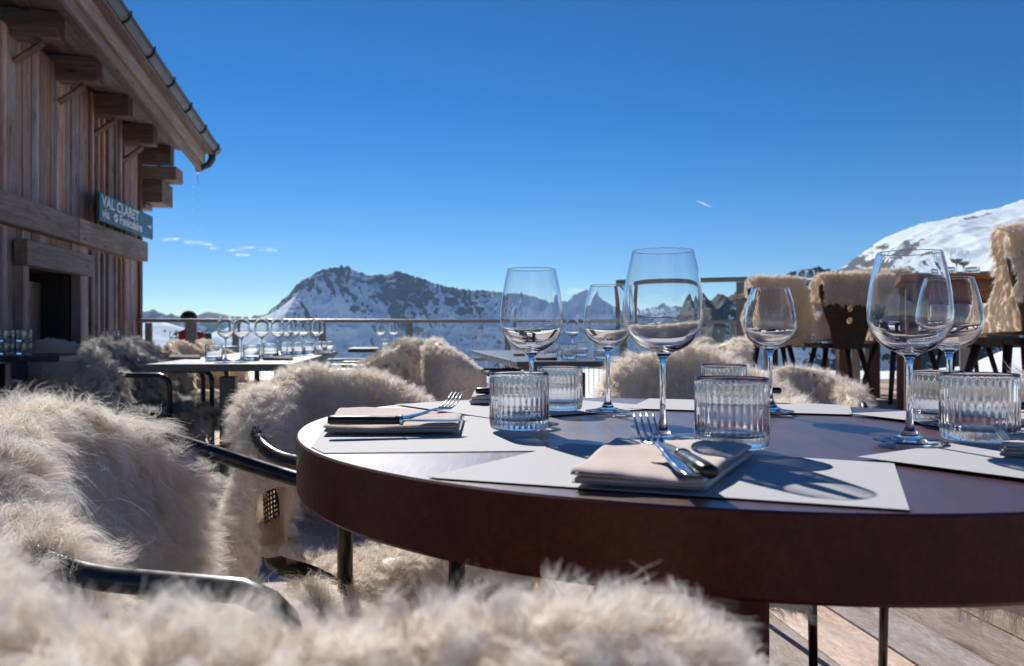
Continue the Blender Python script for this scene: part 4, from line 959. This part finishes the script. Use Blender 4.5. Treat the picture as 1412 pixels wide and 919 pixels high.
def pelt2(key, mat, count, length, width, wtop, wbot, lout, lin, seed, fall=True):
    V = []; Q = []; Cb = []; ns, ntt = 26, 40
    def fn(u, v):
        tot = lout+.10+lin; t = v*tot; x = (u-.5)*2
        if t < lout: k = (lout-t)/lout; z = .985-(lout-t); y = -(.155+z*.139)-.035; c = (0,-.1,-1); wd = wtop*(1-k)+wbot*k
        elif t < lout+.10: a = (t-lout)/.10*PI; y = -.292-.040*math.cos(a); z = .985+.032*math.sin(a); c = (0,-math.cos(a)*.8,-.1); wd = wtop
        else: k = (t-lout-.10)/lin; z = .985-k*lin; y = -(.155+z*.139)+.035+.05*k; c = (0,.3,-1); wd = wtop+(wbot-wtop)*k*.6
        wd *= 1+.34*(float(vnoise(np.array(t*9+seed), np.array(2.2+(x > 0)*5)))-.5)+.10*math.sin(t*9+seed)
        if z < .50 and t > lout+.1: z = .50+(z-.5)*.05; y = .0+(k-.7)*.9
        nz = (float(vnoise(np.array(u*5+seed), np.array(v*8.+seed)))-.5)*.03
        c = (c[0]+x**7*1.4, c[1], c[2])
        return (x*wd/2, y+nz+.035*abs(x)**3*(1 if t > lout else -.4), z+nz*.4-.012*abs(x)**4), c
    for i in range(ns+1):
        for j in range(ntt+1): p, c = fn(i/ns, j/ntt); V.append(p); Cb.append(c)
    for i in range(ns):
        for j in range(ntt): a = i*(ntt+1)+j; Q.append((a, a+1, a+ntt+2, a+ntt+1))
    V = np.array(V); Q = np.array(Q)[:, ::-1]; FV, FQ = fur(V, Q, np.array(Cb), count, length, width, 3, seed, clump=.022, lift=.6)
    o = np_obj('sheepskin', np.concatenate([V, FV]).astype(np.float32), np.concatenate([Q, FQ+len(V)]), mat, True); PEL[key] = o; set_tip(o, len(V), 3)
def st_at(px, d, head, clabel, pkey, plabel, sc=1.):
    loc = at(px, d, HZ); rz = math.atan2(-head[0], head[1])
    if not st_used[0]: c = st0; c.location = loc; c.rotation_euler = (0,0,rz); c['label'] = clabel; c['group'] = 'carved wooden chairs at the high tables'; st_used[0] = True
    else: c = copy_tree(st0, loc, rz, clabel, 'carved wooden chairs at the high tables')
    c.scale = (sc, sc, sc*.985)
    s = PEL[pkey]
    if s.name in SK: s = s.copy(); COL.objects.link(s)
    else: SK.add(s.name)
    s.location = loc; s.rotation_euler = (0,0,rz); s.scale = (sc, sc, sc*.985); tag(s, plabel, 'sheepskin', 'sheepskins on the carved wooden chairs')
pelt2('P1', M['wool_tan'], n_(60000), .034, .0016, .50, .40, .20, .62, 31)
pelt2('P2', M['wool_tan'], n_(60000), .036, .0016, .46, .52, .52, .60, 37)
pelt2('P3', M['wool_tan'], n_(70000), .034, .0015, .60, .46, .30, .60, 43)
st_at(1062, 6.75, (.1,1), 'carved dark wooden chair leftmost on the raised terrace', 'P2', 'tan sheepskin hanging long over the leftmost carved wooden chair')
st_at(1154, 6.35, (.02,1), 'carved dark wooden chair with two round holes in its back, second from the left', 'P1', 'short tan sheepskin folded over the chair back with two round holes')
st_at(1243, 6.4, (.1,-1), 'carved dark wooden chair behind the large right wine glass', 'P2', 'tan sheepskin over the carved chair behind the large right wine glass', 1.08)
st_at(1402, 4.55, (-.05,1), 'carved dark wooden chair nearest, cut by the right edge', 'P3', 'thick tan sheepskin over the nearest carved chair at the right edge', 1.12)
st_at(1330, 6.6, (-.1,-1), 'carved dark wooden chair on the far side of the high table at the right edge', 'P2', 'tan sheepskin on the chair beyond the high table at the right edge')
# red padded pole in the snow beyond the raised terrace
b = MB(); b.lathe([(0,0),(.05,0),(.055,.03),(.055,.85),(.045,.89),(0,.9)], 16); o = b.build('padded_pole', M['red'], smooth=True, loc=(at(1136, 9.6, 0).x, 9.6, -.45)); tag(o, 'red padded pole standing beyond the chairs, glimpsed between wooden legs', 'pole')

# ------------------------------------------------------------------ person behind the railing
def person():
    px = 261; d = 11.9; root_z = -.62
    rt = empty('person', at(px, d, root_z), R(165), 'person in a red jacket and black beanie standing behind the railing post', 'person'); rt.scale = (1.1,1.1,1.05)
    J = {'pel':(0,0,.93),'wa':(0,0,1.1),'ch':(0,.0,1.32),'nk':(0,0,1.47),'hd':(0,.01,1.60),'tp':(0,.01,1.70),
         'sl':(-.18,0,1.40),'el':(-.25,.02,1.13),'wl':(-.20,.16,.95),'hl':(-.17,.22,.92),'sr':(.18,0,1.40),'er':(.25,.02,1.13),'wr':(.20,.16,.95),'hr':(.17,.22,.92),
         'tl':(-.10,0,.86),'kl':(-.11,.02,.48),'al':(-.12,-.02,.08),'fl':(-.13,.14,.03),'tr':(.10,0,.86),'kr':(.11,.02,.48),'ar':(.12,-.02,.08),'fr':(.13,.14,.03)}
    rad = {'pel':.15,'wa':.145,'ch':.17,'nk':.055,'hd':.085,'tp':.07,'sl':.075,'el':.055,'wl':.042,'hl':.04,'sr':.075,'er':.055,'wr':.042,'hr':.04,'tl':.095,'kl':.07,'al':.055,'fl':.05,'tr':.095,'kr':.07,'ar':.055,'fr':.05}
    E_ = [('pel','wa'),('wa','ch'),('ch','nk'),('nk','hd'),('hd','tp'),('ch','sl'),('sl','el'),('el','wl'),('wl','hl'),('ch','sr'),('sr','er'),('er','wr'),('wr','hr'),('pel','tl'),('tl','kl'),('kl','al'),('al','fl'),('pel','tr'),('tr','kr'),('kr','ar'),('ar','fr')]
    ks = list(J); me = bpy.data.meshes.new('body'); me.from_pydata([J[k] for k in ks], [(ks.index(a), ks.index(c)) for a, c in E_], [])
    o = bpy.data.objects.new('body', me); COL.objects.link(o); sk = o.modifiers.new('skin', 'SKIN'); o.modifiers.new('sub', 'SUBSURF').levels = 2; o.modifiers['sub'].render_levels = 2
    for k, vtx in zip(ks, me.skin_vertices[0].data): vtx.radius = (rad[k], rad[k]*.85)
    me.skin_vertices[0].data[0].use_root = True
    m, nt, out = newmat('person_clothes_and_skin'); tc = N(nt, 'ShaderNodeTexCoord'); sp = N(nt, 'ShaderNodeSeparateXYZ'); L(nt, tc.outputs['Object'], sp.inputs[0])
    c = ramp(nt, mapr(nt, sp.outputs[2], 0, 1.75, 0, 1), [(0,(.02,.02,.02)),(.05,(.015,.016,.02)),(.53,(.5,.02,.03)),(.855,(.5,.3,.22))]); 
    for n2 in nt.nodes:
        if n2.type == 'VALTORGB': n2.color_ramp.interpolation = 'CONSTANT'
    principled(nt, out, c, .75); me.materials.append(m); o.parent = rt
    b = MB(); b.lathe([(.103,1.595),(.108,1.62),(.104,1.67),(.085,1.71),(.05,1.738),(0,1.748)], 20, c=(0,.01,0)); b.lathe([(.104,1.585),(.114,1.592),(.114,1.625),(.104,1.632)], 20, c=(0,.01,0)); b.build('beanie', m_simple('black_knit', (.012,.012,.014), .95), rt, smooth=True)
    b = MB(); b.box((-.02,-.19,1.22), (.30,.16,.42)); b.box((-.02,-.28,1.15), (.22,.05,.24)); b.build('backpack', m_simple('dark_green_canvas', (.02,.03,.018), .85), rt, bevel=.04)
person()

# ------------------------------------------------------------------ small clouds and contrail
def m_cloud():
    m, nt, out = newmat('cloud_wisp'); v = coords(nt, (1,1,1), kind='Object'); n = noise(nt, v, .012, 8, .65)
    tr = N(nt, 'ShaderNodeBsdfTransparent'); d = N(nt, 'ShaderNodeBsdfDiffuse'); t = N(nt, 'ShaderNodeBsdfTranslucent'); d.inputs[0].default_value = t.inputs[0].default_value = (1,1,1,1)
    a = N(nt, 'ShaderNodeAddShader'); L(nt, d.outputs[0], a.inputs[0]); L(nt, t.outputs[0], a.inputs[1])
    lw = N(nt, 'ShaderNodeLayerWeight', Blend=.35); iv = mapr(nt, lw.outputs['Facing'], .25, .85, 1, 0)
    ml = N(nt, 'ShaderNodeMath', operation='MULTIPLY'); L(nt, mapr(nt, n, .42, .70, 0, .16), ml.inputs[0]); L(nt, iv, ml.inputs[1])
    mx = N(nt, 'ShaderNodeMixShader'); L(nt, ml.outputs[0], mx.inputs[0]); L(nt, tr.outputs[0], mx.inputs[1]); L(nt, a.outputs[0], mx.inputs[2]); L(nt, mx.outputs[0], out.inputs[0]); return m
mc = m_cloud(); b = MB(); rc = random.Random(3)
def puff(px, py, w_, h_, D=12000):
    c = P(px, py, D); n1, n2_ = 12, 8; vs = []; fs = []
    W = w_/F*D/2; H = h_/F*D/2
    for i in range(n2_+1):
        th = PI*i/n2_
        for j in range(n1): ph = 2*PI*j/n1; vs.append((c.x+W*math.sin(th)*math.cos(ph), c.y+W*.5*math.sin(th)*math.sin(ph), c.z+H*math.cos(th)))
    for i in range(n2_):
        for j in range(n1): fs.append((i*n1+j, i*n1+(j+1)%n1, (i+1)*n1+(j+1)%n1, (i+1)*n1+j))
    b.add(vs, fs)
for x, y, w_, h_ in [(240,331,30,5),(262,335,34,6),(285,337,26,4),(318,346,24,6),(330,351,22,5),(345,343,30,4),(368,345,26,5),(300,343,20,3),(225,333,16,3),(793,402,32,5),(780,404,26,3),(415,436,40,4)]:
    for k in range(3): puff(x+rc.uniform(-8,8), y+rc.uniform(-1.5,1.5), w_*rc.uniform(.5,1), h_*rc.uniform(.5,1))
o = b.build('cloud_wisps', mc, smooth=True); o['kind'] = 'stuff'
b = MB(); b.tube([P(961,277.5,11000), P(970,281.5,11000), P(981,286.5,11000)], [2, 5, 2], 8); mm, nt, out = newmat('contrail'); dd1 = N(nt, 'ShaderNodeBsdfDiffuse'); tt = N(nt, 'ShaderNodeBsdfTranslucent'); dd1.inputs[0].default_value = tt.inputs[0].default_value = (1,1,1,1); a = N(nt, 'ShaderNodeAddShader'); L(nt, dd1.outputs[0], a.inputs[0]); L(nt, tt.outputs[0], a.inputs[1]); tr = N(nt, 'ShaderNodeBsdfTransparent'); mx = N(nt, 'ShaderNodeMixShader'); mx.inputs[0].default_value = .28; L(nt, tr.outputs[0], mx.inputs[1]); L(nt, a.outputs[0], mx.inputs[2]); L(nt, mx.outputs[0], out.inputs[0])
o = b.build('contrail', mm, smooth=True); o['kind'] = 'structure'

# the blue mountain air
m, nt, out = newmat('blue_air'); pv = N(nt, 'ShaderNodeVolumePrincipled'); pv.inputs['Color'].default_value = (.36,.62,1,1); pv.inputs['Density'].default_value = HAZE; pv.inputs['Anisotropy'].default_value = .2
L(nt, pv.outputs[0], out.inputs['Volume'])
b = MB(); b.box((0, 1500, 50), (15000, 11500, 1500)); o = b.build('haze', m); o['kind'] = 'stuff'
cy.volume_bounces = 0; cy.volume_max_steps = 32

# caustics through the near glasses
sun.cycles.is_caustics_light = True
for o in scn.objects:
    if o.name.split('.')[0] in ('tabletop', 'paper_placemat', 'napkin') : o.cycles.is_caustics_receiver = True
for o in list(scn.objects):
    if o.type == 'MESH' and o.users_collection and o.parent is None and o.name.startswith('tmp'): bpy.data.objects.remove(o)
